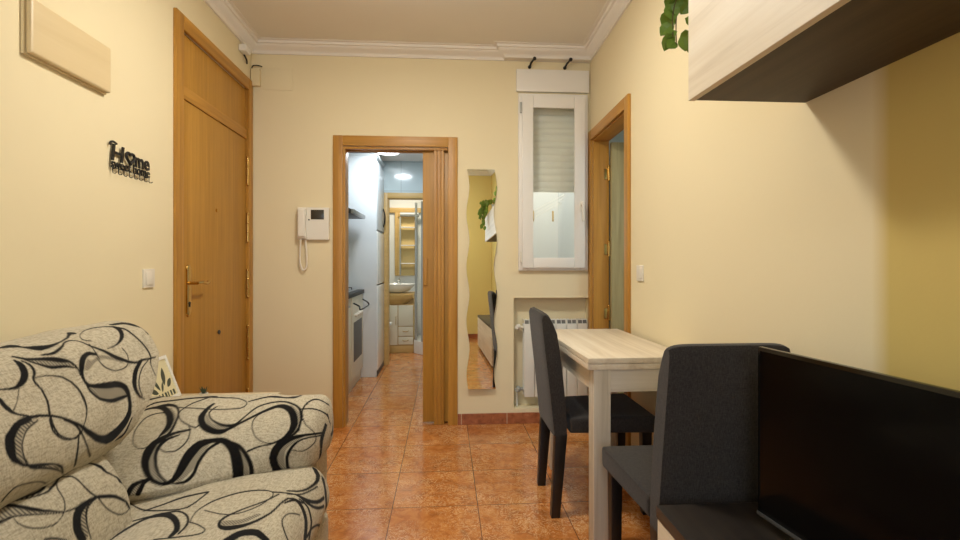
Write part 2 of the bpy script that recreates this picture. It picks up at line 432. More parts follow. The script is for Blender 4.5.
# skirting tiles
def skirt(name, p0, p1, inward):
    p0, p1 = Vector((*p0, 0)), Vector((*p1, 0)); d = (p1 - p0).normalized(); n = Vector((-d.y, d.x, 0)) * inward * .01
    z = Vector((0, 0, .078)); a = [p0, p1, p1 + n, p0 + n]
    o = MB().hexa(a + [q + z for q in a], .002, 1).build(name, 'skirting'); o['kind'] = 'structure'
skirt('baseboard_back', (.092, YB), (RX(YB), YB), -1)
skirt('baseboard_back_left', (LX(YB), YB), (-.79, YB), -1)
skirt('baseboard_left', (LX(YR), YR), (LX(2.562), 2.562), -1)
skirt('baseboard_right', (RX(YR), YR), (RX(2.735), 2.735), 1)
skirt('baseboard_rear', (LX(YR), YR), (RX(YR), YR), 1)

# ---- kitchen and bathroom beyond the sliding door
KC = 2.32
def wbox(name, a, mat): o = MB().box(*a).build(name, mat, smooth=0); o['kind'] = 'structure'; return o
wbox('wall_kitchen_left', (-1.60, -1.45, YB + .11, 7.3, 0, KC), 'tiles')
wbox('wall_kitchen_right', (.36, .44, YB + .11, 7.3, 0, KC), 'tiles')
wall('wall_kitchen_back', (-1.45, 5.75), (.36, 5.75), 1, .10, KC, [(-.655 + 1.45, .02 + 1.45, 0, 1.905)], 'tiles')
wbox('ceiling_kitchen', (-1.6, .44, YB + .11, 7.3, KC, KC + .08), 'white_paint')
wbox('wall_bathroom_back', (-1.45, .36, 7.1, 7.2, 0, KC), 'white_paint')
# ---- bedroom beyond the right door
wbox('floor_bedroom', (1.16, 3.1, 1.4, 3.7, -.001, .001), 'floor')
wbox('wall_bedroom_far', (1.16, 3.1, 3.72, 3.8, 0, 2.6), 'curtain')
wbox('wall_bedroom_right', (3.1, 3.2, 1.4, 3.8, 0, 2.6), 'curtain')
wbox('wall_bedroom_near', (1.16, 3.1, 1.3, 1.4, 0, 2.6), 'curtain')
wbox('ceiling_bedroom', (1.165, 3.2, 1.3, 3.8, 2.6, 2.68), 'white_paint')
# ---- light well beyond the window
wbox('wall_light_well', (.445, 1.5, 4.9, 5.0, .0, 3.4), 'white_paint')
wbox('wall_light_well_right', (1.12, 1.155, 3.81, 4.9, 0, 3.4), 'white_paint')

# ------------------------------------------------------------------ doors
def entrance_door():
    d = struct('door_1', (LX(3.08), 3.08, 0)); x = LX(3.05)
    y0, y1 = 2.562, 3.588
    t = .018
    def tr(name, ya, yb, za, zb, mat, dx=t, b=.004):
        m = MB().hexa([(LX(ya), ya, za), (LX(ya) + dx, ya, za), (LX(yb) + dx, yb, za), (LX(yb), yb, za),
                       (LX(ya), ya, zb), (LX(ya) + dx, ya, zb), (LX(yb) + dx, yb, zb), (LX(yb), yb, zb)], b)
        return m.build(name, mat, d)
    tr('door_trim', y0, y0 + .075, 0, 2.425, 'oak'); tr('door_trim', y1 - .065, y1, 0, 2.425, 'oak')
    tr('door_trim', y0 + .075, y1 - .065, 2.35, 2.425, 'oak_y')
    # lining inside the opening, transom rail and transom panel
    tr('door_lining', DL0, DL0 + .012, 0, DLZ, 'oak', -.14, .0); tr('door_lining', DL1 - .012, DL1, 0, DLZ, 'oak', -.14, .0)
    
    ya, yb = DL0 + .0125, DL1 - .0125
    MB().hexa([(LX(y) + dx, y, z) for z in (2.009, 2.075) for (y, dx) in ((ya, -.06), (ya, .004), (yb, .004), (yb, -.06))], .002).build('transom_rail', 'oak_y', d) 
    m = MB().hexa([(LX(DL0) - .03, DL0 + .012, 2.075), (LX(DL0) - .008, DL0 + .012, 2.075), (LX(DL1) - .008, DL1 - .012, 2.075), (LX(DL1) - .03, DL1 - .012, 2.075),
                   (LX(DL0) - .03, DL0 + .012, 2.352), (LX(DL0) - .008, DL0 + .012, 2.352), (LX(DL1) - .008, DL1 - .012, 2.352), (LX(DL1) - .03, DL1 - .012, 2.352)], .002)
    m.build('transom_panel', 'oak_leaf', d)
    lf = MB().hexa([(LX(DL0) - .045, DL0 + .016, .01), (LX(DL0) - .004, DL0 + .016, .01), (LX(DL1) - .004, DL1 - .016, .01), (LX(DL1) - .045, DL1 - .016, .01),
                    (LX(DL0) - .045, DL0 + .016, 2.006), (LX(DL0) - .004, DL0 + .016, 2.006), (LX(DL1) - .004, DL1 - .016, 2.006), (LX(DL1) - .045, DL1 - .016, 2.006)], .002).build('door_leaf', 'oak_leaf', d)
    # handle with long plate
    yh = 2.715; xh = LX(yh)
    p = MB(); p.box(xh - .003, xh + .006, yh - .022, yh + .022, .905, 1.135, .004); p.ball((xh, yh, 1.135), .022, (.3, 1, 1)); p.ball((xh, yh, .905), .022, (.3, 1, 1))
    hp = p.build('handle_plate', 'brass', lf)
    hh = MB().cyl((xh, yh, 1.06), (xh + .05, yh, 1.06), .009)
    hh.tube(smooth_path([(xh + .05, yh - .005, 1.06), (xh + .055, yh + .04, 1.063), (xh + .052, yh + .09, 1.056), (xh + .046, yh + .125, 1.064)]), .008); hh.build('door_handle', 'brass', lf)
    k = MB().cyl((xh + .004, yh, .955), (xh + .009, yh, .955), .008); k.box(xh + .004, xh + .010, yh - .003, yh + .003, .935, .955); k.build('keyhole', 'black', lf)
    MB().cyl((LX(3.057) - .004, 3.057, 1.475), (LX(3.057) + .004, 3.057, 1.475), .010).build('peephole', 'brass', lf)
    MB().lathe([(.011, 0), (.013, .003), (.013, .006), (.008, .010)], (0, 0, 0)).xf(Matrix.Translation((LX(3.084) - .003, 3.084, .752)) @ Matrix.Rotation(R(90), 4, 'Y')).build('lock_rose', 'dark_grey', lf)
    for z0, z1 in ((1.70, 1.885), (1.315, 1.50), (.935, 1.115), (.51, .735), (.12, .30)):
        h = MB(); yy = DL1 - .014
        h.cyl((LX(yy) + .009, yy, z0), (LX(yy) + .009, yy, z1), .008)
        for q in (.0, .33, .66, 1.0): h.ball((LX(yy) + .009, yy, z0 + (z1 - z0) * q), .0105, n=10)
        h.build('hinge', 'brass', d)
entrance_door()

def kitchen_door():
    d = struct('door_2', (-.35, YB, 0))
    y = YB; t = .016
    MB().box(-.788, -.721, y - t, y, 0, 2.064, .003).build('door_trim', 'oak', d)
    MB().box(.022, .090, y - t, y, 0, 2.064, .003).build('door_trim', 'oak', d)
    MB().box(-.721, .022, y - t, y, 1.993, 2.064, .003).build('door_trim', 'oak_x', d)
    MB().box(-.721, -.705, y + .002, y + .12, 0, 1.99, .001).build('door_lining', 'oak', d)
    MB().box(-.705, .018, y + .002, y + .03, 1.972, 1.99, .001).box(-.705, .018, y + .085, y + .12, 1.972, 1.99, .001).build('door_lining', 'oak_x', d)
    # fluted pocket jamb on the right
    j = MB()
    for a, b, dy in ((-.081, -.058, 0), (-.053, -.032, 0), (-.026, -.006, 0)): j.box(a, b, y + .004, y + .03, 0, 1.972, .003)
    j.box(-.081, -.006, y + .012, y + .03, 0, 1.972); j.build('door_lining', 'oak', d)
    MB().box(-.081, .018, y + .085, y + .12, 0, 1.972, .002).build('door_lining', 'oak', d)
    lf = MB().box(-.160, .35, y + .037, y + .077, .012, 1.985, .002).build('sliding_leaf', 'oak_leaf', d)
    h = MB().box(-.152, -.128, y + .022, y + .037, 1.0, 1.20, .006, 3); h.build('door_handle', 'oak', lf)
kitchen_door()
# pocket wall so the sliding leaf slides into something
wbox('wall_kitchen_pocket', (.024, .36, YB + .111, YB + .16, 0, KC), 'white_paint')

def right_door():
    d = struct('door_3', (RX(3.1), 3.1, 0))
    y0, y1 = 2.735, 3.587; t = .018
    def tr(name, ya, yb, za, zb, mat, dx0=-t, dx1=0., b=.004):
        MB().hexa([(RX(ya) + dx0, ya, za), (RX(ya) + dx1, ya, za), (RX(yb) + dx1, yb, za), (RX(yb) + dx0, yb, za),
                   (RX(ya) + dx0, ya, zb), (RX(ya) + dx1, ya, zb), (RX(yb) + dx1, yb, zb), (RX(yb) + dx0, yb, zb)], b).build(name, mat, d)
    tr('door_trim', y0, y0 + .07, 0, 2.115, 'oak'); tr('door_trim', y1 - .066, y1, 0, 2.115, 'oak'); tr('door_trim', y0 + .07, y1 - .066, 2.045, 2.115, 'oak_y')
    tr('door_lining', DR0, DR0 + .014, 0, DRZ, 'oak', .001, .115, .001); tr('door_lining', DR1 - .014, DR1, 0, DRZ, 'oak', .001, .115, .001)
    tr('door_lining', DR0 + .014, DR1 - .014, DRZ - .014, DRZ, 'oak_y', .001, .115, .001)
    xx = RX(3.5) + .10
    lf = MB().box(xx + .02, xx + .70, DR1 - .055, DR1 - .02, .01, 2.02, .002).build('door_leaf', 'pale_leaf', d)
    for z in (1.80, 1.26, .80, .3):
        h = MB().box(xx - .022, xx + .018, DR1 - .018, DR1 - .0145, z - .038, z + .038, .002); h.cyl((xx + .012, DR1 - .024, z - .05), (xx + .012, DR1 - .024, z + .05), .008); h.ball((xx + .012, DR1 - .024, z + .055), .01)
        h.build('hinge', 'brass', d)
right_door()

# ------------------------------------------------------------------ window, shutter, shutter box
def window():
    w = struct('window_1', (.78, YB, 1.1))
    y = YB
    f = MB()
    X0, X1, Z0, Z1 = .528, 1.035, 1.108, 2.385
    f.box(X0, WX0 + .015, y - .030, y - .0005, Z0, Z1, .004); f.box(WX1 - .005, X1, y - .030, y - .0005, Z0, Z1, .004)
    f.box(WX0 + .015, WX1 - .005, y - .030, y - .0005, Z0, Z0 + .05, .004); f.box(WX0 + .015, WX1 - .005, y - .030, y - .0005, Z1 - .055, Z1, .004)
    f.build('window_frame', 'pvc', w)
    X0, X1, Z0, Z1 = .552, 1.012, 1.128, 2.362; a = .080
    s = MB(); yy = y - .052; y2 = y - .0305
    s.box(X0, X0 + a, yy, y2, Z0, Z1, .005); s.box(X1 - a, X1, yy, y2, Z0, Z1, .005)
    s.box(X0 + a, X1 - a, yy, y2, Z0, Z0 + .073, .005); s.box(X0 + a, X1 - a, yy, y2, Z1 - .085, Z1, .005)
    sa = s.build('sash', 'pvc', w)
    MB().box(X0 + a - .01, X1 - a + .01, y - .044, y - .038, Z0 + .065, Z1 - .075).build('pane', 'glass', sa, smooth=0)
    h = MB().box(X1 - .042, X1 - .016, yy - .010, yy, 1.53, 1.61, .003); h.cyl((X1 - .029, yy - .045, 1.58), (X1 - .029, yy, 1.58), .010)
    h.box(X1 - .04, X1 - .018, yy - .056, yy - .038, 1.46, 1.60, .006, 3); h.build('window_handle', 'white_plastic', sa)
    for z in (1.17, 2.24):
        MB().cyl((X0 - .008, yy + .008, z), (X0 - .008, yy + .008, z + .075), .008).build('hinge', 'grey_metal' if z > 2 else 'white_plastic', w)
    # roller shutter, let down to 1.71
    sh = MB(); z = 1.715; n = 14
    while z < 2.34:
        prof = [(y + .075 - .009 * math.sin(math.pi * k / 6), z + .0495 * k / 6) for k in range(7)] + [(y + .083, z + .0495), (y + .083, z)]
        sh.prism(prof, 'X', WX0 + .002, WX1 - .002); z += .050
    sh.build('roller_shutter', 'shutter', w, smooth=50)
    MB().box(WX0, WX1, y + .066, y + .090, 1.690, 1.714, .003).build('shutter_rail', 'shutter', w)
window()
b = MB(); b.box(.514, 1.046, YB - .028, YB - .0005, 2.401, 2.562, .005)
o = b.build('shutter_box', 'pvc'); tag(o, 'white roller shutter box cover on the wall above the narrow window', 'shutter box')
for i, xx in enumerate((.612, .872)):
    m = MB().cyl((xx, YB - .001, 2.585), (xx, YB - .008, 2.585), .012); m.tube([(xx, YB - .008, 2.585), (xx + .005, YB - .045, 2.60), (xx + .02, YB - .085, 2.612)], .0075); m.ball((xx + .022, YB - .09, 2.613), .013)
    o = m.build('curtain_bracket', 'black')
    tag(o, ('left' if i == 0 else 'right') + '-hand black curtain rod bracket above the white shutter box, ' + ('away from' if i == 0 else 'next to') + ' the room corner', 'bracket', 'curtain brackets above the window')
cl = thing('clothesline', 'thin white clothes lines with pegs seen through the window in the light well', 'clothesline', (.8, 4.5, 1.4))
m = MB()
for k in range(3): m.tube([(.46, 4.05 + .1 * k, 1.60 - .03 * k), (.78, 4.3 + .1 * k, 1.62 - .03 * k), (1.11, 4.6 + .06 * k, 1.80 - .03 * k)], .003, 6)
m.build('line', 'white_plastic', cl)
for px in (.70, .76, .93):
    MB().box(px - .006, px + .006, 4.26, 4.275, 1.52, 1.61, .002).build('clothes_peg', 'brass', cl)

# rear window behind the camera
w = struct('window_2', (-.45, YR, .95)); f = MB(); y0, y1 = YR - .10, YR - .05
f.box(RW0, RW0 + .06, y0, y1, RZ0, RZ1, .004); f.box(RW1 - .06, RW1, y0, y1, RZ0, RZ1, .004); f.box(-.49, -.41, y0, y1, RZ0 + .06, RZ1 - .06, .004)
f.box(RW0 + .06, RW1 - .06, y0, y1, RZ0, RZ0 + .06, .004); f.box(RW0 + .06, RW1 - .06, y0, y1, RZ1 - .06, RZ1, .004); f.build('window_frame', 'pvc', w)
MB().box(RW0 + .05, RW1 - .05, YR - .079, YR - .073, RZ0 + .05, RZ1 - .05).build('pane', 'glass', w, smooth=0)

# ------------------------------------------------------------------ ceiling lamp over the room (outside the picture), plus an added rear fill lamp
for (lx, ly), lab in ((LAMP, 'round white ceiling lamp over the middle of the living room'), (REAR_FILL, 'added round white ceiling lamp giving fill at the unseen rear of the living room')):
    cl = thing('ceiling_lamp', lab, 'lamp', (lx, ly, ZC))
    MB().cyl((lx, ly, ZC - .03), (lx, ly, ZC), .17, 40, b=.004).build('lamp_base', 'white_plastic', cl)
    MB().lathe([(.155, -.03), (.15, -.06), (.13, -.085), (.09, -.102), (.03, -.11)], (lx, ly, ZC), 40).build('lamp_shade', 'lamp_warm', cl)
# ------------------------------------------------------------------ sofa geometry
def closed_curve(pts, n):
    P = np.array(pts, float); m = len(P); out = []
    for i in range(m):
        a, b, c, d = P[i - 1], P[i], P[(i + 1) % m], P[(i + 2) % m]
        for k in range(24):
            t = k / 24
            out.append(.5 * (2 * b + (c - a) * t + (2 * a - 5 * b + 4 * c - d) * t * t + (3 * b - a - 3 * c + d) * t ** 3))
    out.append(out[0]); out = np.array(out)
    L = np.concatenate([[0], np.cumsum(np.hypot(*np.diff(out, axis=0).T))])
    return out, L
def vnoise(x, y, seed):   # smooth value noise, vectorised
    xi, yi = np.floor(x).astype(int), np.floor(y).astype(int); fx, fy = x - xi, y - yi
    fx, fy = fx * fx * (3 - 2 * fx), fy * fy * (3 - 2 * fy)
    def h(a, b):
        n = (a * 374761393 + b * 668265263 + seed * 1442695) & 0x7fffffff; n = ((n ^ (n >> 13)) * 1274126177) & 0x7fffffff
        return ((n ^ (n >> 16)) & 0xffff) / 65535.
    return (h(xi, yi) * (1 - fx) + h(xi + 1, yi) * fx) * (1 - fy) + (h(xi, yi + 1) * (1 - fx) + h(xi + 1, yi + 1) * fx) * fy - .5
# name: axis, profile (Y: X,Z points; X: Y,Z points), a0, a1, end radius, power, (fine range along axis), (fine range along profile), step
SOFA = {
 'backrest': dict(axis='Y', a0=.10, a1=1.80, r=.055, p=3.0, fa=(.75, 1.80), prof=[(-1.0, .635), (-.945, .64), (-.91, .69), (-.918, .77), (-.965, .86), (-1.02, .935), (-1.10, .965), (-1.19, .95), (-1.245, .88), (-1.26, .74), (-1.25, .64), (-1.15, .62)], fs=(0, .72)),
 'lumbar_cushion': dict(axis='Y', a0=.20, a1=1.47, r=.05, p=2.8, fa=(.75, 1.47), prof=[(-1.06, .665), (-.99, .665), (-.925, .635), (-.885, .57), (-.862, .49), (-.87, .41), (-1.0, .39), (-1.10, .44), (-1.12, .54)], fs=(0, .50)),
 'seat_cushion': dict(axis='Y', a0=.28, a1=1.86, r=.07, p=3.0, fa=(.75, 1.86), prof=[(-1.0, .44), (-.88, .455), (-.75, .468), (-.60, .465), (-.48, .452), (-.425, .41), (-.405, .34), (-.425, .28), (-.48, .255), (-.75, .25), (-1.0, .26), (-1.05, .35)], fs=(.05, .95)),
 'armrest': dict(axis='X', a0=-1.27, a1=-.435, r=.075, p=2.5, fa=(-1.27, -.435), prof=[(1.90, .425), (1.80, .43), (1.745, .465), (1.745, .525), (1.795, .59), (1.87, .635), (1.96, .652), (2.04, .64), (2.09, .59), (2.10, .50), (2.07, .44), (2.0, .425)], fs=(.0, .62)),
}
def sofa_grid(name, coarse=False):
    q = SOFA[name]; out, L = closed_curve(q['prof'], 0); tot = L[-1]
    st = .0030 if not coarse else .012
    def ax(lo, hi, f0, f1):
        parts = []
        if f0 > lo: parts.append(np.arange(lo, f0, .006))
        parts.append(np.arange(max(lo, f0), min(hi, f1), st))
        if f1 < hi: parts.append(np.arange(f1, hi, .016))
        return np.concatenate(parts)
    s = ax(0, tot, *q['fs']); s = s[s < tot - .002]
    px = np.interp(s, L, out[:, 0]); pz = np.interp(s, L, out[:, 1])
    # along the axis, ends by angle
    r, p = q['r'], q['p']; a0, a1 = q['a0'], q['a1']
    am = ax(a0 + r, a1 - r, *q['fa'])
    am = am[(am > a0 + r + .001) & (am < a1 - r - .001)]
    nE = 42 if not coarse else 14; th = np.linspace(0, math.pi / 2, nE)
    ce = lambda v: np.abs(v) ** (2 / p)
    ea = r * ce(np.sin(th)); ek = 1 - (1 - ce(np.cos(th))) * 1.0
    A = np.concatenate([(a0 + r - ea)[::-1], am, a1 - r + ea]); K = np.concatenate([ek[::-1], np.ones(len(am)), ek])
    c = np.array([out[:, 0].mean(), out[:, 1].mean()])
    # for the ends, shrink by an inset limited by r so long profiles keep flat caps until the very end
    PX = c[0] + (px - c[0])[None, :] * K[:, None]; PZ = c[1] + (pz - c[1])[None, :] * K[:, None]
    acc = np.concatenate([[0], np.cumsum(np.hypot(np.diff(A), np.diff(K) * .10))]); acc += A[len(A) // 2] - acc[len(A) // 2]
    AA = np.repeat(A[:, None], len(s), 1)
    # gentle folds and sag
    sd = {'backrest': 1, 'lumbar_cushion': 2, 'seat_cushion': 3, 'armrest': 4}[name]
    w = vnoise(acc[:, None] * 7 + 0 * s, s[None, :] * 5 + 0 * acc[:, None], sd) * .016 + vnoise(acc[:, None] * 16 + s[None, :] * 9, s[None, :] * 14 - acc[:, None] * 8, sd + 9) * .006
    dx = PX - c[0]; dz = PZ - c[1]; dl = np.hypot(dx, dz) + 1e-6
    PX = PX + dx / dl * w * K[:, None]; PZ = PZ + dz / dl * w * K[:, None]
    if q['axis'] == 'Y': V = np.stack([PX, AA, PZ], -1)
    else:
        X = AA; low = np.clip((.65 - PZ) / .17, 0, 1) * np.clip((1.95 - PX) / .12, 0, 1)
        t = np.clip((-.42 - X) / .55, 0, 1); PX = PX - .19 * t * t * (3 - 2 * t) * low + .05 * (1 - t) * low
        V = np.stack([X, PX, PZ], -1)
    if name == 'backrest':   # the cover sags a little towards the middle
        t = np.clip((AA - .7) / 1.2, 0, 1); V[..., 1] -= .30 * np.clip((.86 - PZ) / .22, 0, 1) * np.clip((AA - 1.2) / .6, 0, 1); V[..., 2] += (-.012 + .018 * t) * np.clip((PZ - .8) / .15, 0, 1)
    return V, acc, s, tot
STROKES = {
 'backrest': [
  ['b',1305,470,9.4,1312,469,12.5,1323,468,18.4,1332,465,24.7,1337,460,19,1339,453,11.5,1343,446,9.7,1349,438,14.5,1357,430,21.7,1365,424,24.2,1376,421,20.3,1388,419,15.5,1401,419,11.8,1414,420,8.8,1428,423,6.4,1442,426,5.2,1456,430,5.5,1470,435,6.5,1486,441,6.8,1499,449,7.2,1512,456,8.9,1521,461,14.3,1528,461,22.1,1532,459,16.1,1535,457,8.1],
  ['b',1347,399,5.5,1355,397,7,1366,394,8.5,1377,393,9.1,1387,394,8.6,1398,397,8.2,1410,401,7.4,1424,407,6,1439,416,5,1454,421,5.3,1468,422,6.6,1481,420,6.8,1490,415,7.2,1496,406,7.2,1501,395,7.3,1507,385,7.2,1516,377,7.6,1525,368,8.8,1535,360,10.5,1544,350,12.8,1553,339,14.8,1565,328,15.1,1582,317,13.4,1601,304,10.3,1622,296,7.1,1636,293,7.2,1643,295,7.9,1655,296,7.6,1679,294,6.8,1708,292,5.6,1730,291,4.7],
  ['b',1528,404,5.7,1523,407,5.8,1516,411,6.3,1513,417,6.3,1515,423,3.9,1520,430,2.7,1529,438,2.2,1541,445,2.3,1559,453,2.8,1576,459,3.6,1592,460,4.8,1609,460,5.8,1625,458,7.7,1640,453,8.2,1655,446,9.3,1666,438,11.4,1671,432,17.2,1672,425,19.4,1670,418,17.4,1665,408,15.7,1658,398,14.6,1648,389,12.7,1635,381,10.3,1618,373,7.5,1603,368,5.4,1586,365,4.2,1568,364,3.4,1555,363,2.8],
  ['b',1685,450,15.3,1695,446,16,1716,444,20.5,1732,439,27.3,1740,430,29.2,1748,419,27.3,1756,411,21.2,1770,407,12.6,1758,396,2.2,1758,384,4.2,1758,372,10.4,1766,372,2.2,1766,360,2.2],
  ['b',1666,438,11.8,1672,431,11.3,1680,421,10.1,1687,410,9.5,1689,399,8,1690,387,7.5,1693,374,7.2,1697,360,7,1702,346,7,1705,333,7.2,1707,321,7.5,1707,311,7.6,1703,301,7.5,1702,291,7.2,1700,282,6.1,1703,273,4.3,1712,261,3.5,1728,247,3.4,1741,238,3.8],
  ['b',1655,296,9.5,1648,291,11.5,1639,285,15,1631,278,17.6,1626,271,19.8,1622,262,21.2,1620,253,22.1,1618,244,21.7,1620,234,19.3,1624,225,15.5,1633,215,11.7,1646,206,8.7,1662,197,6.1,1683,191,4.3,1703,185,2.9,1715,182,2.2],
  ['b',1693,292,3.9,1683,287,4,1669,281,4.9,1657,274,5.6,1651,266,6.1,1645,257,6.3,1642,248,6.4,1641,239,6.5,1643,230,6.2,1647,220,5.4,1657,211,4.5,1672,201,4.1,1686,193,3.8],
  ['b',1289,423,7.2,1292,418,8.2,1298,410,9.4,1304,402,10.3,1312,398,10.3,1321,394,10.2,1330,390,10.8,1338,387,11.8,1346,384,13.1,1354,381,14.3,1362,377,15.2,1371,372,15.9,1379,367,15.3,1386,363,13.2,1393,359,10.2,1398,354,7.9,1402,348,6.9,1405,340,6.3,1407,332,5.6,1407,325,4.5,1405,317,3.4,1404,312,2.6],
  ['b',1301,399,4.9,1305,393,5.4,1311,384,5.7,1319,376,6.3,1326,369,7.8,1334,363,9.6,1343,357,10.3,1354,354,9.9,1366,351,9.1,1377,348,8.1,1388,343,6.6,1398,337,4.8,1405,333,3.5],
  ['g',1309,391,9.4,1314,387,11.6,1323,381,14.2,1333,375,16,1345,370,17,1357,365,17.4,1369,359,17,1381,354,14,1392,348,9.9,1400,344,7.2],
  ['b',1279,410,5.6,1279,404,10.4,1279,396,15.8,1277,388,18.1,1274,379,18.9,1270,370,19.5,1265,361,18.9,1258,353,17.9,1250,346,16.6,1242,341,14.9,1234,337,12.5,1226,334,9.7,1217,333,7.5,1206,335,6.2,1194,338,5.4,1185,340,5],
  ['b',1291,401,5,1293,395,6.2,1296,387,7.4,1297,380,8,1297,373,7.9,1295,365,8,1292,358,7.7,1287,352,7.1,1280,346,6.7,1277,339,7.2,1277,330,7.1,1280,320,6.2,1282,310,5.6,1283,299,5.9,1283,287,6.7,1282,276,7.3,1279,264,7.4,1275,253,7.4,1271,242,7.8,1269,230,8.3,1268,218,8.6,1269,208,8.5,1272,199,7.9,1276,191,6.9,1283,184,5.7,1294,177,4.9,1307,171,4.3,1320,167,4.1,1332,164,3.9,1344,163,4.1,1352,164,4.9,1356,168,6.1,1358,173,5.6,1359,176,5],
  ['b',1284,344,3.3,1293,344,3.3,1305,343,3.3,1317,341,3.5,1329,336,4.1,1342,330,4.9,1353,323,5.8,1361,313,6.3,1369,302,6.4,1376,290,6.6,1382,277,7.1,1385,263,7.6,1386,251,7.8,1387,238,7.4,1387,227,6.5,1386,216,5.6,1383,206,4.9,1379,196,4.2,1374,188,3.6,1369,180,3.6,1364,172,3.7,1360,167,3.9],
  ['b',1502,357,9,1496,360,10.8,1487,364,12.8,1477,365,12.5,1465,362,12.9,1452,357,14.5,1440,350,15.7,1431,343,16.2,1424,336,15.6,1418,328,14.5,1413,321,12.5,1410,312,10.2,1407,304,8.7,1408,294,8.1,1411,285,9.3,1418,276,10.3,1433,270,12.3,1455,265,15.2,1478,261,17.7,1502,258,18.9,1525,256,19,1543,252,18.3,1558,247,17.6,1570,241,16.9,1580,234,16.6,1587,225,16.2,1594,216,14.9,1600,206,13.6,1607,196,13.4,1613,186,14.8,1618,176,18.6,1620,166,25,1622,156,35.6,1620,148,40,1612,141,40,1601,135,40,1587,130,37.9,1570,127,32.3,1549,126,28.6,1529,127,22.1,1504,130,17.7,1480,135,16.3,1457,141,15.4,1429,151,14.6,1404,162,13.7,1387,170,12.3,1374,179,10.7,1362,187,8.9,1351,194,7.2,1337,202,6.6,1324,210,6.3,1312,217,6.3,1300,224,6.5,1288,230,6.9,1275,236,7.3,1263,240,7.5,1250,244,7.6,1237,248,8,1222,250,9,1206,252,10.2,1193,253,11.2,1181,252,12.3,1170,249,13.8,1160,246,15.3,1151,241,16.6,1144,235,17.7,1139,231,18.6],
  ['b',1410,288,4.5,1411,281,5.3,1412,272,6.7,1415,262,7.8,1421,253,8.1,1432,243,8,1444,234,8.1,1460,228,8.9,1480,222,10.2,1502,217,11.3,1526,214,12,1551,213,11.9,1570,212,10.9,1583,212,9.1,1591,211,6.8,1597,211,5.1],
  ['g',1418,265,8.6,1425,260,12.8,1438,253,18,1452,247,21.8,1470,243,24.5,1493,239,26.7,1518,235,27,1544,230,23.3,1567,226,17.2,1581,223,12.6],
  ['g',1459,341,13.1,1447,334,12.1,1434,325,10.7,1432,321,9.7,1446,326,9.2,1477,338,9.9,1503,346,10.5,1519,344,11.6,1532,337,11.7,1544,331,11.4,1556,324,11,1566,317,10.4,1574,312,10.3],
  ['b',1497,345,3.8,1497,337,4.4,1497,326,5.5,1499,316,6.1,1505,307,6.3,1515,300,4.5,1528,294,3.4,1546,291,3.5,1562,290,3.7,1576,291,4.1,1585,294,4.5,1591,298,3.8,1596,304,3.4,1604,311,3.2,1608,319,3.5,1611,327,3.8,1611,336,4,1609,345,4.1,1608,351,4.1],
  ['b',1167,315,12.5,1166,309,13.4,1165,300,14.7,1166,292,15.2,1168,285,13.4,1171,278,10.2,1176,272,7.4,1185,266,6.2,1196,261,6.1,1205,257,6.2],
  ['b',1236,341,2.2,1228,330,2.2,1217,314,2.2,1205,300,2.2,1193,291,2.4,1181,283,2.8,1174,279,3.2],
  ['b',1510,393,3.8,1507,384,4.1,1506,371,4.6,1505,361,4.8,1504,352,4.4,1503,344,3.9,1503,338,3.6],
  ['b',1204,246,6.2,1193,246,7.9,1179,247,10.2,1166,246,12.3,1156,242,14.6,1147,238,17,1139,232,19.1,1133,227,21.2,1129,221,23.1,1126,214,24.2,1123,207,24,1121,199,22.5,1121,192,20,1122,185,16.6,1126,179,13.1,1131,174,10.4,1135,169,8.4,1140,164,6.9,1148,160,6.1,1159,155,6.4,1172,150,7.4,1186,145,7.9,1201,140,7.1,1223,135,5.5,1245,129,4.5,1266,122,4.8,1283,116,5.8,1296,111,6.2,1308,104,6.1,1324,95,4.9,1347,84,4.5],
  ['g',1209,241,9.4,1195,240,10.5,1179,237,12,1165,233,13.2,1157,227,14.1,1150,220,14.6,1145,212,14.8,1140,203,14.3,1137,194,13.4,1136,186,11.8,1139,178,9.5,1144,172,7.4,1149,167,6.3],
  ['b',1225,239,3.7,1212,237,3.7,1194,234,3.8,1180,230,3.9,1170,225,3.7,1162,218,3.5,1155,211,3.4,1149,202,3.7,1146,192,4.3,1145,183,4.9,1146,173,5.5,1150,162,6,1158,152,6,1170,145,6.1,1185,139,6,1201,132,5.6,1225,125,5.2,1259,114,4.8,1287,105,4.2,1308,98,3.4,1344,84,2.8,1410,60,2.2],
  ['g',1160,154,7.4,1169,150,7.2,1184,144,6.8,1200,137,6.7,1226,128,6.6,1263,117,6.7,1287,110,6.5],
  ['b',1264,228,7.2,1263,221,7.6,1261,212,7.8,1262,202,7.5,1267,193,6.7,1275,184,6,1285,177,5.2,1297,171,4.4,1311,167,3.9,1325,164,3.7,1337,164,3.9,1347,166,4,1353,168,3.9],
  ['b',1356,167,6.3,1357,156,7.3,1361,140,8.6,1366,125,9.9,1375,112,9.1,1394,97,7.7,1423,82,6.5],
  ['b',1379,197,3.1,1376,191,3,1372,182,3.2,1368,174,3.3,1363,169,3.3,1358,166,3.5,1354,164,3.7],
  ['b',1309,215,5.4,1318,210,6.2,1330,203,7.2,1343,194,7.8,1353,184,7.7,1363,173,6.6,1376,160,5.7,1396,141,5,1441,115,4.8,1487,95,4.6],
  ['b',1656,146,13.2,1657,138,12.5,1663,126,15,1667,117,21.7,1655,112,9.8,1635,111,6.9,1619,110,5.9],
  ['b',1099,105,5.5,1101,112,5.7,1107,120,5.3,1116,125,4.6,1127,125,3.7,1140,122,3.4,1154,118,3.2,1168,113,3.1,1185,107,3,1200,100,3.1,1223,92,3.3,1250,82,3.8,1267,76,4.1],
 ],
 'lumbar_cushion': [
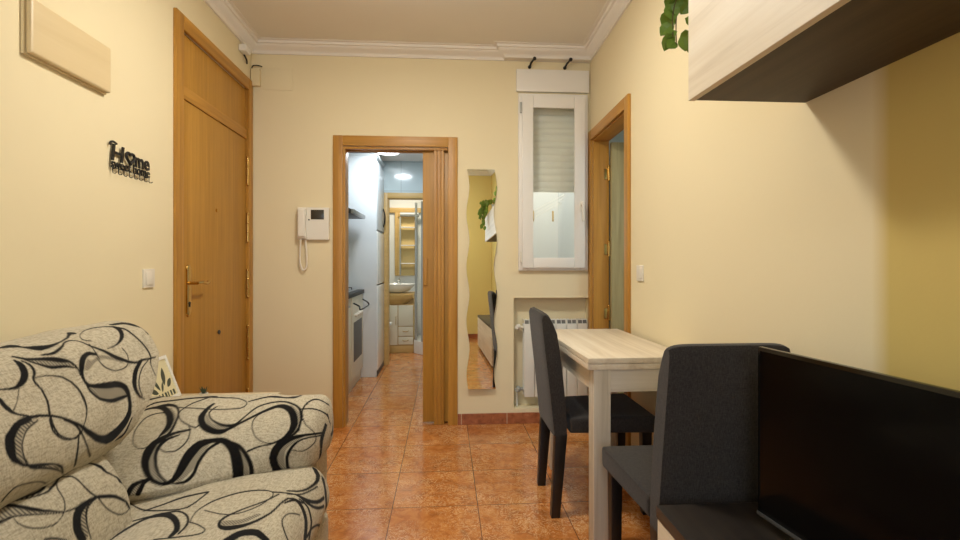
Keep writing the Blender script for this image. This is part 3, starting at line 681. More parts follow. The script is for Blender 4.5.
  ['b',1130,124,11.6,1134,127,11.6,1140,132,11.3,1147,138,11.2,1153,146,11,1161,155,11.2,1169,164,10.5,1179,172,9.2,1189,181,7.5,1201,188,6,1212,195,5,1223,202,4,1234,208,3.5,1243,211,3.7,1253,213,4.3,1265,215,4.8,1280,216,4.9,1297,216,4.9,1312,217,5.1,1324,219,6.3,1336,222,7.9,1348,226,9,1363,233,9.5,1381,241,9.5,1396,250,9.4,1407,260,8.9,1416,269,8,1424,278,7.5,1429,288,8.7,1432,297,7.6,1445,312,3.7],
  ['g',1114,139,33,1119,140,30.6,1126,143,27.8,1133,146,25,1140,151,21.8,1147,158,17.9,1157,165,14,1170,174,10,1186,184,6.1,1199,191,3.6],
  ['b',1099,155,7.8,1106,156,6.8,1116,157,5.6,1127,159,4.7,1138,164,4.1,1151,170,3.9,1165,177,3.5,1180,185,3.3,1197,193,3,1212,200,2.9,1224,205,2.8,1233,208,2.9,1239,210,2.9],
  ['b',1250,126,4.2,1245,129,5.2,1238,133,6.7,1230,136,8.4,1222,137,9.5,1213,137,9.5,1204,136,8.8,1192,134,7.6,1180,132,6,1168,130,4.6,1158,127,4,1149,124,3.7,1143,121,3.4],
  ['b',1141,123,3.4,1149,126,3.3,1161,130,3.5,1174,135,4,1189,140,4.4,1206,145,5,1222,148,5.3,1235,148,5.9,1247,144,6.6,1259,141,7.1,1268,138,6.5,1278,134,5.6,1290,130,5.4,1306,127,5.7,1324,125,6.4,1340,125,7,1354,128,6.8,1370,131,6.2,1384,135,6.6,1393,142,8.5,1399,150,10.9,1405,158,12.1,1407,165,10.9,1408,173,9.3,1410,181,7.5,1417,190,6.2,1425,201,5.3,1433,211,7.3,1436,222,13.7,1442,235,2.2,1443,243,5],
  ['b',1286,129,3.9,1291,131,4.2,1297,134,4.9,1303,138,5.1,1308,141,5.2,1312,145,5.5,1314,150,5.3,1315,158,5,1316,167,4.8,1317,176,4.9,1319,186,5.4,1323,197,6,1327,206,6,1332,213,5.3,1337,219,4.7,1341,226,4.4,1345,235,4.4,1349,247,4.3,1355,258,4.1,1364,272,4.1,1376,285,4,1387,295,3.7,1398,301,3.5,1409,304,3.2,1418,305,3.2,1426,304,3.7,1433,302,2.2,1440,302,5.4],
  ['b',1284,130,2.7,1277,135,2.9,1267,141,3.1,1259,149,3.5,1254,158,3.9,1252,170,3.7,1250,180,3.4,1247,189,3.3,1243,196,3.3,1238,203,3.3,1231,209,3,1222,214,2.6,1213,217,2.4,1204,219,2.6,1193,219,3,1182,216,3.3,1170,213,3.5,1158,207,3.7,1147,201,3.8,1139,195,3.8,1132,187,3.6,1127,180,3.4,1124,172,3,1124,165,2.5,1124,159,2.3],
  ['b',1334,221,4,1322,221,7.7,1305,220,12.9,1289,221,17.3,1278,223,20.4,1269,227,22.9,1261,232,25.4,1256,240,26.9,1252,249,27,1250,259,26.1,1251,270,24.3,1254,282,23.1,1257,290,22.8],
  ['g',1321,223,5.8,1314,225,7.8,1304,228,10.9,1294,232,13.9,1287,236,15.5,1280,242,16.6,1274,250,17.2,1270,262,17.8,1268,275,18.7,1267,285,19.8],
  ['b',1332,224,4.2,1325,225,4.3,1314,226,4.6,1304,228,5.2,1297,232,6.1,1292,238,6.7,1287,245,6.9,1284,254,6.4,1281,263,5.6,1280,273,5,1280,283,4.5,1282,294,4.2,1284,303,3.9],
  ['b',1445,132,2.2,1445,132,2.2,1445,144,2.2,1445,156,2.2,1445,156,2.4,1445,168,6.5,1445,168,2.2,1445,180,2.2,1445,192,2.2],
  ['b',1438,120,9,1445,132,2.2,1445,144,2.2,1445,156,2.2,1445,180,2.2,1445,192,2.2,1445,204,2.2,1445,216,2.2,1445,216,2.2,1445,228,2.2],
  ['b',1160,234,4.2,1167,237,4.6,1177,241,5.1,1187,247,5.3,1196,253,4.7,1206,260,3.8,1213,265,3.2],
 ],
 'seat_cushion': [
  ['b',1576,41,3.2,1555,66,3.8,1531,97,5.1,1507,130,7,1494,156,8.6,1487,178,8.8,1483,201,8.3,1478,226,8.6,1476,249,9.9,1485,267,9.7,1512,275,8.1,1549,279,7.9,1576,282,7.1],
  ['b',1499,143,13,1506,152,12.9,1516,163,12.8,1526,177,13,1538,188,14.4,1553,199,16.3,1565,214,16.7,1571,238,13.8,1576,263,11.7,1580,280,10.5],
  ['b',1406,313,2.9,1421,309,3,1441,304,3.1,1461,303,4,1479,307,5.4,1498,316,7.3,1516,326,8.8,1535,339,9.6,1552,356,9.1,1563,373,8.7,1571,391,9,1578,408,9.7,1583,425,10.3,1585,442,9.4,1583,458,7.5,1577,470,4.8,1567,476,3.1,1554,479,3.8,1538,477,4.4,1517,472,4.8,1493,463,5.3,1475,451,5.8,1459,437,5.9,1447,420,5.8,1440,401,5.3,1445,375,4.6,1459,345,3.8,1468,324,3.7],
  ['b',1345,144,9.2,1359,147,10,1379,151,11.2,1399,155,13.1,1417,162,13.5,1434,170,13.5,1447,181,16.5,1454,194,23.5,1455,211,28,1450,228,25.1,1439,245,20.3,1426,260,18,1413,272,16.6,1399,282,15.4,1384,291,14.8,1370,297,15.5,1355,299,16.3,1340,299,14.1,1330,299,11.2],
  ['b',1412,102,7.5,1424,114,9,1436,136,10.4,1445,159,10.8,1452,175,10.7,1456,190,10.5,1460,206,10.8,1464,222,11.3,1466,237,11,1465,252,8.8,1457,268,6.9,1446,282,6.4,1434,293,6,1421,301,6.1,1406,308,6.7,1391,312,7.5,1376,313,7.6,1360,312,7.1,1348,313,6.6],
  ['b',1574,572,8.5,1568,559,9.1,1564,541,8.9,1555,526,7.9,1530,519,6.7,1490,513,6.7,1456,506,7.9,1433,497,9.6,1414,487,11.5,1398,474,14.5,1387,461,19.6,1381,445,24.5,1378,431,25.1,1379,418,20.6,1383,407,13.8,1390,399,8.4,1399,395,8.4,1411,393,9,1425,396,9.4,1440,403,8.9,1456,415,8.1,1473,427,7.8,1489,441,7.9,1503,455,8,1518,467,7.5,1536,478,7,1555,487,6.9,1569,493,6.8],
  ['g',1402,411,23.4,1404,421,22.8,1405,435,23.1,1409,448,23.2,1419,460,20,1434,471,16.3,1444,479,14.1],
  ['b',1529,527,7.2,1539,532,8.4,1552,539,10.4,1561,547,13.8,1563,557,15.8,1560,567,16.5,1556,578,17.4,1549,591,17.9,1540,604,19.1,1529,616,20.1,1513,626,20.7,1496,637,21.6,1485,644,22.6],
  ['b',1579,558,8.1,1580,567,8.6,1582,581,9.4,1581,595,10.2,1575,607,10.6,1568,621,11.6,1562,634,13.3,1550,646,14.8,1532,655,16.8,1520,661,18.1],
  ['b',1578,472,9.8,1580,489,8.9,1583,512,8,1588,533,8.6,1592,552,11.5,1598,570,14.9,1609,586,15.3,1624,598,14.2,1642,609,13.2,1660,618,12.9,1680,625,13.1,1703,630,13.2,1722,635,12.9],
  ['b',1589,554,8.4,1590,568,10.4,1595,586,12.4,1605,603,12.6,1621,616,11.2,1642,629,10.5,1657,637,10.5,1672,643,10.1,1689,649,10.3,1704,654,10.9],
  ['b',1519,584,5.1,1511,575,5.3,1500,564,5.4,1489,555,5,1474,549,4.3,1458,545,4,1443,544,3.8,1432,548,4,1422,553,4.3,1413,561,4.6,1404,571,5.1,1397,582,5.5,1393,590,5.9],
  ['b',1798,550,23.4,1788,556,23,1775,564,29.6,1759,569,19.2,1742,572,16.6,1726,573,12.6,1708,573,10.6,1683,569,9.3,1654,562,8.4,1630,552,8.4,1612,539,9.2,1602,523,9.6,1598,512,9.1],
  ['b',1709,586,5.8,1682,580,5.8,1644,569,6,1614,558,6.5,1594,544,7.5,1583,528,7.2,1578,518,6.3],
  ['b',1503,647,8.2,1516,647,9.1,1538,648,9.2,1559,651,8.3,1580,657,7.6,1616,672,7.8,1645,687,7.6,1662,698,10.7,1650,698,8.5,1650,710,2.2],
  ['b',1321,455,29.4,1329,459,28.8,1340,464,29.4,1349,471,31.6,1354,480,32.7,1357,492,32.7,1358,504,29.1,1353,517,23.8,1345,530,22.2,1341,539,22.1],
  ['b',1406,313,5.5,1403,322,5.3,1398,334,4.7,1392,345,4.2,1385,355,3.5,1378,365,3.3,1371,372,3,1363,374,4.8,1355,372,7.7,1350,366,9.1,1345,354,8.8,1338,338,8.4,1331,321,8.1,1328,301,7.3,1327,279,7.3,1325,265,7.5],
  ['b',1788,591,16.9,1774,600,25.6,1760,615,22.2,1752,631,25.4,1744,646,27.7,1743,665,25.6,1757,685,18.4],
 ],
 'armrest': [
  ['b',-1053,295,3.9,-1060,309,4,-1072,331,4.4,-1080,352,5.2,-1083,369,6.3,-1081,387,6.8,-1077,405,8.8,-1069,418,13,-1056,426,17,-1043,429,20.3,-1031,429,22.9,-1019,425,22.3,-1005,416,20.2,-989,401,19.5,-971,385,18.6,-958,371,18.9,-948,360,19.5,-942,348,19.2,-939,338,18.8,-939,329,17.1,-942,320,12.8,-944,315,9.4],
  ['g',-995,420,14.5,-981,405,13.7,-961,387,12.1,-947,374,12.1,-939,363,15.3,-935,352,18.1,-933,342,19.1,-932,333,17.1,-933,325,12.7,-934,320,9],
  ['b',-1052,428,11.8,-1043,434,16,-1031,442,20.7,-1017,447,22.1,-1004,446,17.6,-989,440,12.4,-974,428,8.5,-959,410,6.9,-947,394,6.3,-937,379,6.3,-929,363,7.2,-923,346,8.2,-920,332,9.5,-920,321,10.7,-922,311,11.6,-926,303,11.7,-932,298,10.3,-939,295,9,-944,293,8.4],
  ['b',-944,315,4.5,-945,308,4.5,-947,298,4.5,-952,291,4.2,-959,286,3.8,-969,282,3.2,-979,281,2.4,-991,284,2.2,-1004,290,2.2,-1015,297,2.2,-1024,307,2.5,-1032,318,2.9,-1039,331,3.5,-1042,344,4.1,-1044,359,4.6,-1045,371,5.3,-1041,380,6.2,-1035,387,6.4,-1027,392,6.3,-1017,396,6.2,-1005,398,6.2,-997,398,6.4],
  ['b',-860,326,7.2,-872,324,7.5,-889,322,8.4,-905,318,10,-919,313,12.5,-932,307,15.8,-941,300,20.4,-946,292,25.4,-948,284,28.4,-948,275,28.3,-945,265,25.7,-940,254,21.7,-933,244,17.8,-922,234,14.6,-910,224,12.1,-898,216,10.2,-886,209,8.9,-874,204,8.1,-864,200,8.4,-854,198,9.5,-844,199,11.5,-836,202,14.7,-831,208,18.7,-827,217,22.7,-825,226,26.2,-824,235,28.2,-823,245,30.6,-821,255,33.3,-818,264,33.6,-813,273,31.6,-807,280,28,-798,284,22.6,-786,287,17.8,-774,289,15.3,-763,289,15.5,-751,288,16.7,-738,284,17.8,-726,277,19.5,-715,268,22.1,-704,257,24.8,-694,243,27.3,-686,228,29.3,-680,214,30.5,-675,199,30.6,-673,184,29.4,-676,166,27.8,-691,120,24,-691,120,2.2,-691,120,2.2],
  ['g',-909,310,11.9,-916,302,14.8,-925,291,19.1,-930,280,21.3,-928,268,18.7,-922,257,16.7,-914,246,14.7,-904,236,12.6,-891,225,10.7,-880,217,9.2,-868,210,7.9,-857,205,6.3,-850,201,4.9],
  ['g',-819,202,13,-815,207,16.5,-810,215,21.2,-805,223,24.2,-804,232,24.3,-803,243,25,-801,252,26.1,-796,261,24,-790,270,19.2,-785,276,15.6],
  ['g',-714,276,8.4,-705,269,9.8,-692,259,11.8,-680,247,13.6,-670,233,14.9,-663,218,15.8,-657,202,16.6,-654,186,17.6,-656,164,18,-665,128,18.8],
  ['b',-877,343,3.3,-871,337,3.3,-862,328,3.3,-856,319,3.7,-852,310,4.1,-849,301,4.6,-849,292,5.2,-852,283,5.5,-859,275,5.3,-867,270,4.4,-878,269,3.5,-891,270,3.1,-903,272,2.9,-913,276,2.6,-923,281,2.6,-929,285,2.6],
  ['b',-883,313,4.9,-893,310,6.3,-908,305,8.4,-918,299,11,-923,292,12.6,-925,283,12.1,-923,274,10.3,-918,262,8.7,-908,250,7.8,-899,239,6.9,-890,231,6,-881,223,5.3,-872,216,4.7,-862,210,4.3,-852,203,4,-846,199,3.6],
  ['b',-834,195,3.2,-826,194,4.7,-815,193,6.2,-805,193,8.6,-798,196,10,-793,200,10.8,-789,206,10.6,-787,215,9.9,-787,225,10,-786,236,10.7,-784,246,10.8,-780,255,10.5,-776,264,10.3,-769,271,10.2,-760,277,10.3,-754,280,10.4],
  ['b',-729,281,7.4,-718,278,8.2,-704,272,9,-689,264,9.5,-676,252,10.3,-663,238,11.3,-653,225,12.2,-645,212,12.7,-640,200,13,-637,186,13.2,-638,166,13.2,-643,132,12.9,-655,120,8.5],
  ['b',-973,430,4,-958,407,3.8,-939,383,3.6,-923,367,3,-908,357,3.3,-895,350,3.3,-882,344,3.4,-868,338,3.4,-856,334,3.8,-846,332,5.3,-842,337,6.2,-840,345,5.8,-840,352,5.7],
  ['b',-848,434,10,-850,424,12.1,-853,411,14.6,-855,399,16.6,-855,387,19.4,-854,374,21.3,-849,363,19.7,-840,351,18.7,-829,340,18.3,-816,331,18.3,-800,323,18.2,-783,317,17.3,-768,314,16.9,-758,314,16.6,-749,317,14.2,-741,322,11.4,-732,327,10,-722,334,9.6,-712,342,9.6,-701,350,9.9,-688,359,10.4,-675,369,11,-662,380,11.3,-649,391,11.7,-635,400,13.2,-621,406,16.5,-607,410,21.2,-594,410,23.6,-581,404,23.3,-568,394,23.2,-556,382,23.5,-546,367,24.2,-538,350,24.4,-533,334,24.3,-530,320,23.7,-531,307,22.4,-534,295,20.7,-541,285,17.7,-549,276,13.8,-559,269,10.4,-571,264,8.2,-584,260,6.9,-593,257,6.1],
  ['g',-839,374,7,-830,363,8.4,-817,349,10.5,-803,338,12.2,-788,332,14.5,-771,328,15.6,-756,326,15.9,-744,326,15,-733,327,12.8,-725,328,10.7],
  ['g',-563,406,10.2,-553,395,12.1,-540,380,14.6,-530,365,15.9,-524,348,16.4,-521,329,16.6,-521,313,17.2,-525,300,16.9,-533,289,14.9,-538,282,13.2],
  ['b',-828,416,6.2,-832,407,6.4,-836,396,6.2,-837,385,5,-831,375,4.2,-821,365,4.5,-809,356,5.5,-795,348,6.5,-780,341,7.4,-766,336,8.4,-752,334,9.4,-739,333,10.6,-728,335,11.8,-721,341,10.6,-717,350,8,-711,362,6.5,-703,377,6.5,-694,396,7.3,-682,415,8.7,-666,428,9.8,-646,435,10.4,-627,439,11.5,-612,442,12.4,-598,440,11.5,-582,434,10.5,-564,421,9.8,-545,408,9.4,-530,394,8.8,-521,377,8.6,-515,357,8.9,-511,338,9.2,-510,321,9.7,-511,306,10.2,-515,294,10.6,-523,284,9.7,-534,277,7.9,-541,272,6.6],
  ['b',-619,400,6.3,-633,393,6.2,-652,382,6.1,-665,371,5.5,-671,359,4.7,-673,346,3.9,-671,332,3.3,-666,317,3,-657,302,2.9,-647,288,2.8,-634,277,2.8,-619,268,2.8,-603,262,3.1,-587,260,3.8,-570,261,4.4,-558,262,4.8],
  ['b',-425,271,14.7,-445,275,11.6,-467,276,10.3,-487,276,10.8,-502,274,12.6,-518,272,15.2,-532,268,18.1,-544,263,21.6,-556,257,25.3,-565,249,27.6,-572,239,27.7,-576,227,26.5,-578,214,24.4,-576,200,22.7,-572,185,21.9,-567,167,26.1,-566,129,22.7,-559,120,2.2,-547,120,6],
  ['g',-504,268,10.7,-516,262,13.4,-533,253,17.1,-547,243,20,-553,233,20.9,-556,220,21,-557,207,20,-555,191,18.5,-551,171,16.5,-559,120,15.5],
  ['b',-424,257,9.9,-448,263,7,-474,265,6.3,-494,262,6.6,-507,256,7.7,-516,249,9,-524,240,9.9,-530,230,10.5,-535,219,10.7,-538,206,10.5,-538,192,10.3,-537,175,10.2,-536,153,11.1,-535,132,9.2,-535,120,4.2,-523,120,2.2],
  ['b',-437,532,6.2,-450,500,7.7,-468,479,11.4,-484,473,12.8,-495,464,11,-504,453,9.6,-510,437,8.4,-514,415,7,-516,394,5.7,-516,376,4.8,-511,356,4.1,-503,336,3.6,-493,318,3.3,-481,305,3.3,-468,292,3.4,-458,278,3.3,-453,262,3.4,-452,248,4,-456,237,4.7,-466,228,4.7,-479,222,4.2,-491,219,3.8,-505,222,3.5,-518,227,3.3,-528,231,3.3],
  ['b',-522,390,7.4,-511,392,7.8,-495,396,8.6,-478,400,9.1,-462,404,9.3,-443,414,9.7,-425,432,13.3,-411,449,31.4,-398,452,9,-385,528,8.8],
  ['b',-657,244,7,-650,246,6.8,-640,250,6.3,-628,253,5.8,-617,255,5.3,-605,256,4.9,-593,257,4.7,-583,259,4.7,-574,261,4.9,-567,262,4.9],
  ['b',-938,187,16,-937,191,16.5,-936,197,16.6,-935,201,15.9,-931,204,12.9,-926,207,10.4,-920,209,8.7,-913,211,7.2,-905,213,5.5,-896,213,3.8,-885,210,2.9,-875,204,2.7,-867,200,2.4],
  ['b',-911,185,14.4,-910,190,14.6,-909,199,14.2,-909,204,13.6,-906,207,9.6,-901,209,6.2,-898,210,4.4],
  ['g',-924,188,14.2,-923,193,14.5,-921,199,13.9,-920,203,13.6],
  ['b',-631,120,2.2,-619,120,9.5,-613,119,15.4,-598,138,23.9,-595,120,11.1,-589,100,15.1,-571,132,2.2,-571,120,8.5,-559,120,2.2,-547,120,2.2],
  ['b',-619,120,2.2,-619,120,2.2,-607,120,2.2,-595,120,2.2,-595,108,2.2,-583,108,6,-583,108,2.2],
  ['b',-1083,413,6,-1082,425,6.9,-1080,444,9.1,-1073,462,12.9,-1057,473,14.6,-1034,480,15.5,-1012,487,16,-988,490,17.3,-964,492,20.4,-941,494,22.6,-915,493,25.5,-892,493,27.1,-879,501,29.1],
  ['b',-892,481,12.4,-900,470,10.9,-913,455,9.9,-925,442,8.8,-934,427,7.7,-940,414,7.3,-944,403,6.1,-943,394,4.2,-940,386,3.4,-937,381,3.2],
  ['b',-874,491,16,-853,498,14.6,-815,489,10.6,-779,472,6.2,-758,462,5.7,-743,453,4.7,-733,442,3.5,-729,428,4.4,-731,416,6.1,-741,407,6.3,-763,403,6,-792,402,5.7,-821,401,5.4,-849,401,4.9,-880,405,5.1,-907,409,5.1,-930,413,5.3,-950,418,5.6,-964,423,6.1],
  ['b',-728,450,8.5,-712,462,10.4,-690,479,13.3,-666,489,16.8,-642,488,26.7,-618,483,17.5,-597,480,20.3,-578,487,36.7,-562,502,16.5,-559,540,10.1],
  ['b',-1128,465,15.4,-1119,478,16.1,-1105,494,17.5,-1091,512,18.1,-1087,552,22.7,-1051,540,5.2,-1027,540,2.2],
  ['b',-415,349,15.9,-418,307,18.9,-425,263,20.4,-429,234,18.2,-431,212,14.2,-432,190,10.9,-435,173,9.4,-441,144,9.8,-450,120,6,-459,108,5,-468,108,2.2,-468,120,2.2,-477,120,2.2],
 ],
}
def stroke_masks(name, acc, s):
    blk = np.zeros((len(acc), len(s)), np.float32); gry = np.zeros_like(blk)
    base = STROKES[name]; todo = [(k[0], np.array(k[1:], float).reshape(-1, 3) / 1000) for k in base]
    q = SOFA[name]
    # the same printed motif again on the stretches of cloth further along and round the back
    if name == 'seat_cushion': reps = [(-.58, .01), (-1.12, -.02), (-.30, .52), (-.85, .50)]
    elif q['axis'] == 'Y': reps = [(-.93, 0), (-1.5, .02), (-.5, .50), (-1.3, .52), (0, .55)]
    else: reps = [(.03, .50), (-.35, .48)]
    rep = [(k, P + np.array([a, b, 0])) for a, b in reps for k, P in todo]
    lo = max(P[:, 1].max() for _, P in todo)
    amin = float(np.percentile([P[:, 0].min() for _, P in todo], 30))
    keep = []
    for k, P in rep:
        if (P[:, 1].min() > lo - .04) or (q['axis'] == 'Y' and P[:, 0].mean() < amin + .08): keep.append((k, P))
    for k, P in todo + keep:
        tgt = blk if k == 'b' else gry
        for (a0, b0, w0), (a1, b1, w1) in zip(P[:-1], P[1:]):
            m = max(w0, w1) / 2 + .004
            i0, i1 = np.searchsorted(acc, (min(a0, a1) - m, max(a0, a1) + m)); j0, j1 = np.searchsorted(s, (min(b0, b1) - m, max(b0, b1) + m))
            if i1 <= i0 or j1 <= j0: continue
            X = acc[i0:i1, None] - a0; Y = s[None, j0:j1] - b0; dx, dy = a1 - a0, b1 - b0; LL = dx * dx + dy * dy + 1e-12
            t = np.clip((X * dx + Y * dy) / LL, 0, 1); d = np.hypot(X - t * dx, Y - t * dy)
            w = (w0 + (w1 - w0) * t) / 2
            v = np.clip((w - d) / .0024 + .5, 0, 1); tgt[i0:i1, j0:j1] = np.maximum(tgt[i0:i1, j0:j1], v)
    return blk, gry
def sofa_fabric():
    m = Mat('beige cloth with black printed swirls', (.5, .45, .35), .95, spec=.12)
    v = m.coord('Object', (240, 60, 240)); n = m.noise(v, 1, 3, .7); v2 = m.coord('Object', (60, 300, 80)); n2 = m.noise(v2, 1, 2, .6)
    f = m.math('ADD', m.math('MULTIPLY', n, .6), m.math('MULTIPLY', n2, .4))
    base = m.ramp(f, [(.34, lin(146, 136, 118)), (.58, lin(196, 186, 164))])
    w = m.node('ShaderNodeTexWave', bands_direction='DIAGONAL'); m.L.new(m.coord('Object'), w.inputs[0]); w.inputs['Scale'].default_value = 75; w.inputs['Distortion'].default_value = 1
    hatch = m.mix(w.outputs['Fac'], lin(94, 88, 78), lin(164, 154, 134))
    at = m.node('ShaderNodeAttribute', attribute_name='pattern'); sp = m.node('ShaderNodeSeparateColor'); m.L.new(at.outputs['Color'], sp.inputs[0])
    c = m.mix(sp.outputs[1], base, hatch)
    blackc = m.ramp(n, [(.3, lin(9, 8, 8)), (.7, lin(20, 18, 18))])
    m.color(m.mix(sp.outputs[0], c, blackc)); m.bump(f, .5, .0015)
    m.b.inputs['Sheen Weight'].default_value = .08
    return m.m
M['sofa'] = sofa_fabric()
sofa = thing('sofa', 'wide sofa under a beige cover printed with bold black swirls', 'sofa', (-.82, 1.05, 0))
def sofa_part(name):
    V, acc, s, tot = sofa_grid(name); na, ns = V.shape[:2]
    blk, gry = stroke_masks(name, acc, s)
    idx = np.arange(na * ns).reshape(na, ns); nx = np.roll(idx, -1, 1)
    q = np.stack([idx[:-1], idx[1:], nx[1:], nx[:-1]], -1).reshape(-1, 4)
    v = V.reshape(-1, 3) - np.array(sofa.location)
    ctr = v.mean(0); fn = np.cross(v[q[:, 1]] - v[q[:, 0]], v[q[:, 3]] - v[q[:, 0]])
    if (fn * (v[q].mean(1) - ctr)).sum(-1).mean() < 0: q = q[:, ::-1]
    me = bpy.data.meshes.new(name)
    me.vertices.add(len(v)); me.vertices.foreach_set('co', v.astype(np.float32).ravel())
    me.loops.add(q.size); me.loops.foreach_set('vertex_index', np.ascontiguousarray(q).ravel().astype(np.int32))
    me.polygons.add(len(q)); me.polygons.foreach_set('loop_start', np.arange(0, q.size, 4, dtype=np.int32)); me.polygons.foreach_set('loop_total', np.full(len(q), 4, dtype=np.int32))
    me.update(calc_edges=True); me.validate()
    me.shade_smooth()
    ca = me.color_attributes.new('pattern', 'FLOAT_COLOR', 'POINT')
    col = np.zeros((len(v), 4), np.float32); col[:, 0] = blk.ravel(); col[:, 1] = gry.ravel(); col[:, 3] = 1
    ca.data.foreach_set('color', col.ravel())
    me.materials.append(M['sofa'])
    o = bpy.data.objects.new(name, me); C.objects.link(o); o.parent = sofa; return o
for n_ in SOFA: sofa_part(n_)
m = MB(); m.box(-1.27, -.42, .30, 1.86, .07, .27, .03, 3); m.box(-1.27, -1.08, .12, 1.80, .07, .62, .03, 3); m.build('base', 'sofa', sofa)
m = MB(); m.box(-1.26, -.475, 1.875, 2.075, .07, .455, .03, 3); m.build('armrest_base', 'sofa', sofa)
m = MB(); m.box(-1.26, -.42, .06, .30, .07, .60, .06, 4); m.build('armrest', 'sofa', sofa)
for x, y in ((-.50, 2.0), (-1.2, 2.0), (-.5, .15), (-1.2, .15)): MB().cyl((x, y, 0), (x, y, .07), .022, 14, .028).build('foot', 'black_wood', sofa)

# side table, framed print and little plant behind the sofa
st = thing('side_table', 'low pale wooden side table behind the far arm of the sofa', 'table', (-1.05, 2.32, 0))
MB().box(-1.325, -.80, 2.125, 2.50, .515, .537, .003).build('tabletop', 'beige_oak', st)
for x in (-1.30, -.835):
    for y in (2.15, 2.47): MB().box(x - .018, x + .018, y - .018, y + .018, 0, .515, .003).build('leg', 'beige_oak', st)
fr = thing('picture_frame', 'white framed botanical print leaning on the left wall behind the sofa', 'picture frame', (-1.27, 2.33, .538))
def frame():
    a = math.atan2(.075, .20)
    T = Matrix.Translation((-1.243, 2.33, .540)) @ Matrix.Rotation(-a, 4, 'Y')
    y0, y1, h, w = -.13, .13, .205, .016
    f = MB(); f.box(-.014, 0, y0, y0 + w, 0, h, .002); f.box(-.014, 0, y1 - w, y1, 0, h, .002); f.box(-.014, 0, y0 + w, y1 - w, 0, w, .002); f.box(-.014, 0, y0 + w, y1 - w, h - w, h, .002)
    f.xf(T).build('frame', 'white_frame', fr)
    MB().box(-.012, -.005, y0 + .01, y1 - .01, .01, h - .01).xf(T).build('art_print', 'art_paper', fr)
    L = MB()
    def leafp(y, z, l, ang, wd):
        c, s_ = math.cos(ang), math.sin(ang); n = 8
        pts = [(t, wd * max(0, math.sin(math.pi * t / l)) ** .8) for t in [l * k / n for k in range(n + 1)]]
        poly = [(y + t * c - q * s_, z + t * s_ + q * c) for t, q in pts] + [(y + t * c + q * s_, z + t * s_ - q * c) for t, q in pts[-2:0:-1]]
        L.prism(poly, 'X', -.0049, -.0042)
    leafp(.040, .075, .085, R(70), .014); leafp(.06, .062, .055, R(40), .012); leafp(.0, .06, .07, R(115), .010); leafp(-.02, .05, .06, R(150), .012); leafp(-.05, .07, .08, R(85), .012); leafp(.01, .05, .05, R(60), .007)
    for k in range(9): L.box(-.0049, -.0042, -.09 + k * .022, -.082 + k * .022 + (k % 3) * .003, .020, .044)
    L.xf(T).build('ink_drawing', 'art_ink', fr)
frame()
pl = thing('potted_plant', 'tiny potted plant with dark pointed leaves behind the sofa arm', 'plant', (-1.115, 2.40, .537))
MB().lathe([(.0, 0), (.014, 0), (.019, .022), (.019, .026), (.015, .026), (.015, .020), (.0, .020)][1:], (-1.115, 2.40, .5375), 20).build('pot', 'pot', pl)
m = MB()
for k in range(9):
    a = k * 2.4; r = .006 + .003 * (k % 3); h = .036 + .008 * (k % 3)
    b = Vector((-1.115 + r * .4 * math.cos(a), 2.40 + r * .4 * math.sin(a), .558)); tp = b + Vector((math.cos(a) * r * 1.8, math.sin(a) * r * 1.8, h * .8))
    sd = Vector((-math.sin(a), math.cos(a), 0)) * .005; md = (b + tp) / 2
    m.faces([b - sd * .5, b + sd * .5, md + sd, tp, md - sd, md + Vector((0, 0, -.003))], [(0, 1, 2, 3, 4), (1, 0, 5), (2, 1, 5), (3, 2, 5), (4, 3, 5), (0, 4, 5)])
m.build('leaves', 'leaf2', pl, smooth=0)

# ------------------------------------------------------------------ things on the left and back walls
b = thing('fuse_box', 'cream fuse box cover high on the left wall', 'fuse box', (LX(1.86), 1.86, 1.82))
m = MB().hexa([(LX(y) + dx, y, z) for z in (1.822, 2.005) for (y, dx) in ((1.655, .001), (1.655, .010), (2.050, .010), (2.050, .001))], .002)
m.build('back_plate', 'cream_plastic', b)
m = MB().hexa([(LX(y) + dx, y, z) for z in (1.826, 2.003) for (y, dx) in ((1.66, .0105), (1.66, .030), (2.047, .030), (2.047, .0105))], .010, 4)
m.build('cover', 'fuse_cover', b)

def wall_frame(x, y, z):   # local X runs to the right as seen from the room, local Y up, local Z out of the left wall
    return Matrix.Translation((x, y, z)) @ Matrix(((0, 0, 1, 0), (1, 0, 0, 0), (0, 1, 0, 0), (0, 0, 0, 1)))
kr = thing('key_rack', 'black metal key rack reading Home sweet home with small hooks on the left wall', 'key rack', (LX(2.2), 2.2, 1.58))
T0 = wall_frame(LX(2.21) + .012, 2.21, 0)
def put(body, y, z, size, offset, width=None, dep=.0022, shear=0):
    vs, fs = text_geo(body, size, offset, dep, 1, shear); x0, x1 = min(v.x for v in vs), max(v.x for v in vs)
    k = 1 if width is None else width / (x1 - x0)
    return [((v.x - x0) * k + y, v.y + z, v.z) for v in vs], fs
m = MB()
m.faces(*put('H', -.132, 1.576, .094, .0010, .080, shear=.12)); m.faces(*put('me', .020, 1.578, .084, .0022, .104))
m.tube(smooth_path([(-.140, 1.634, 0), (-.134, 1.646, 0), (-.118, 1.650, 0), (-.100, 1.645, 0)]), .0045, 8)
hp = [(-.012 + .027 * (16 * math.sin(t) ** 3) / 16, 1.606 + .026 * (13 * math.cos(t) - 5 * math.cos(2 * t) - 2 * math.cos(3 * t) - math.cos(4 * t)) / 16, 0) for t in [2 * math.pi * k / 40 for k in range(41)]]
m.tube(hp, .0058, 8)
m.xf(T0).build('lettering', 'black', kr, smooth=0)
m = MB(); m.faces(*put('sweet home', -.134, 1.5475, .052, .0004, .260)); m.box(-.134, .126, 1.5455, 1.5475, -.0015, .0015); m.xf(T0).build('lettering', 'black', kr, smooth=0)
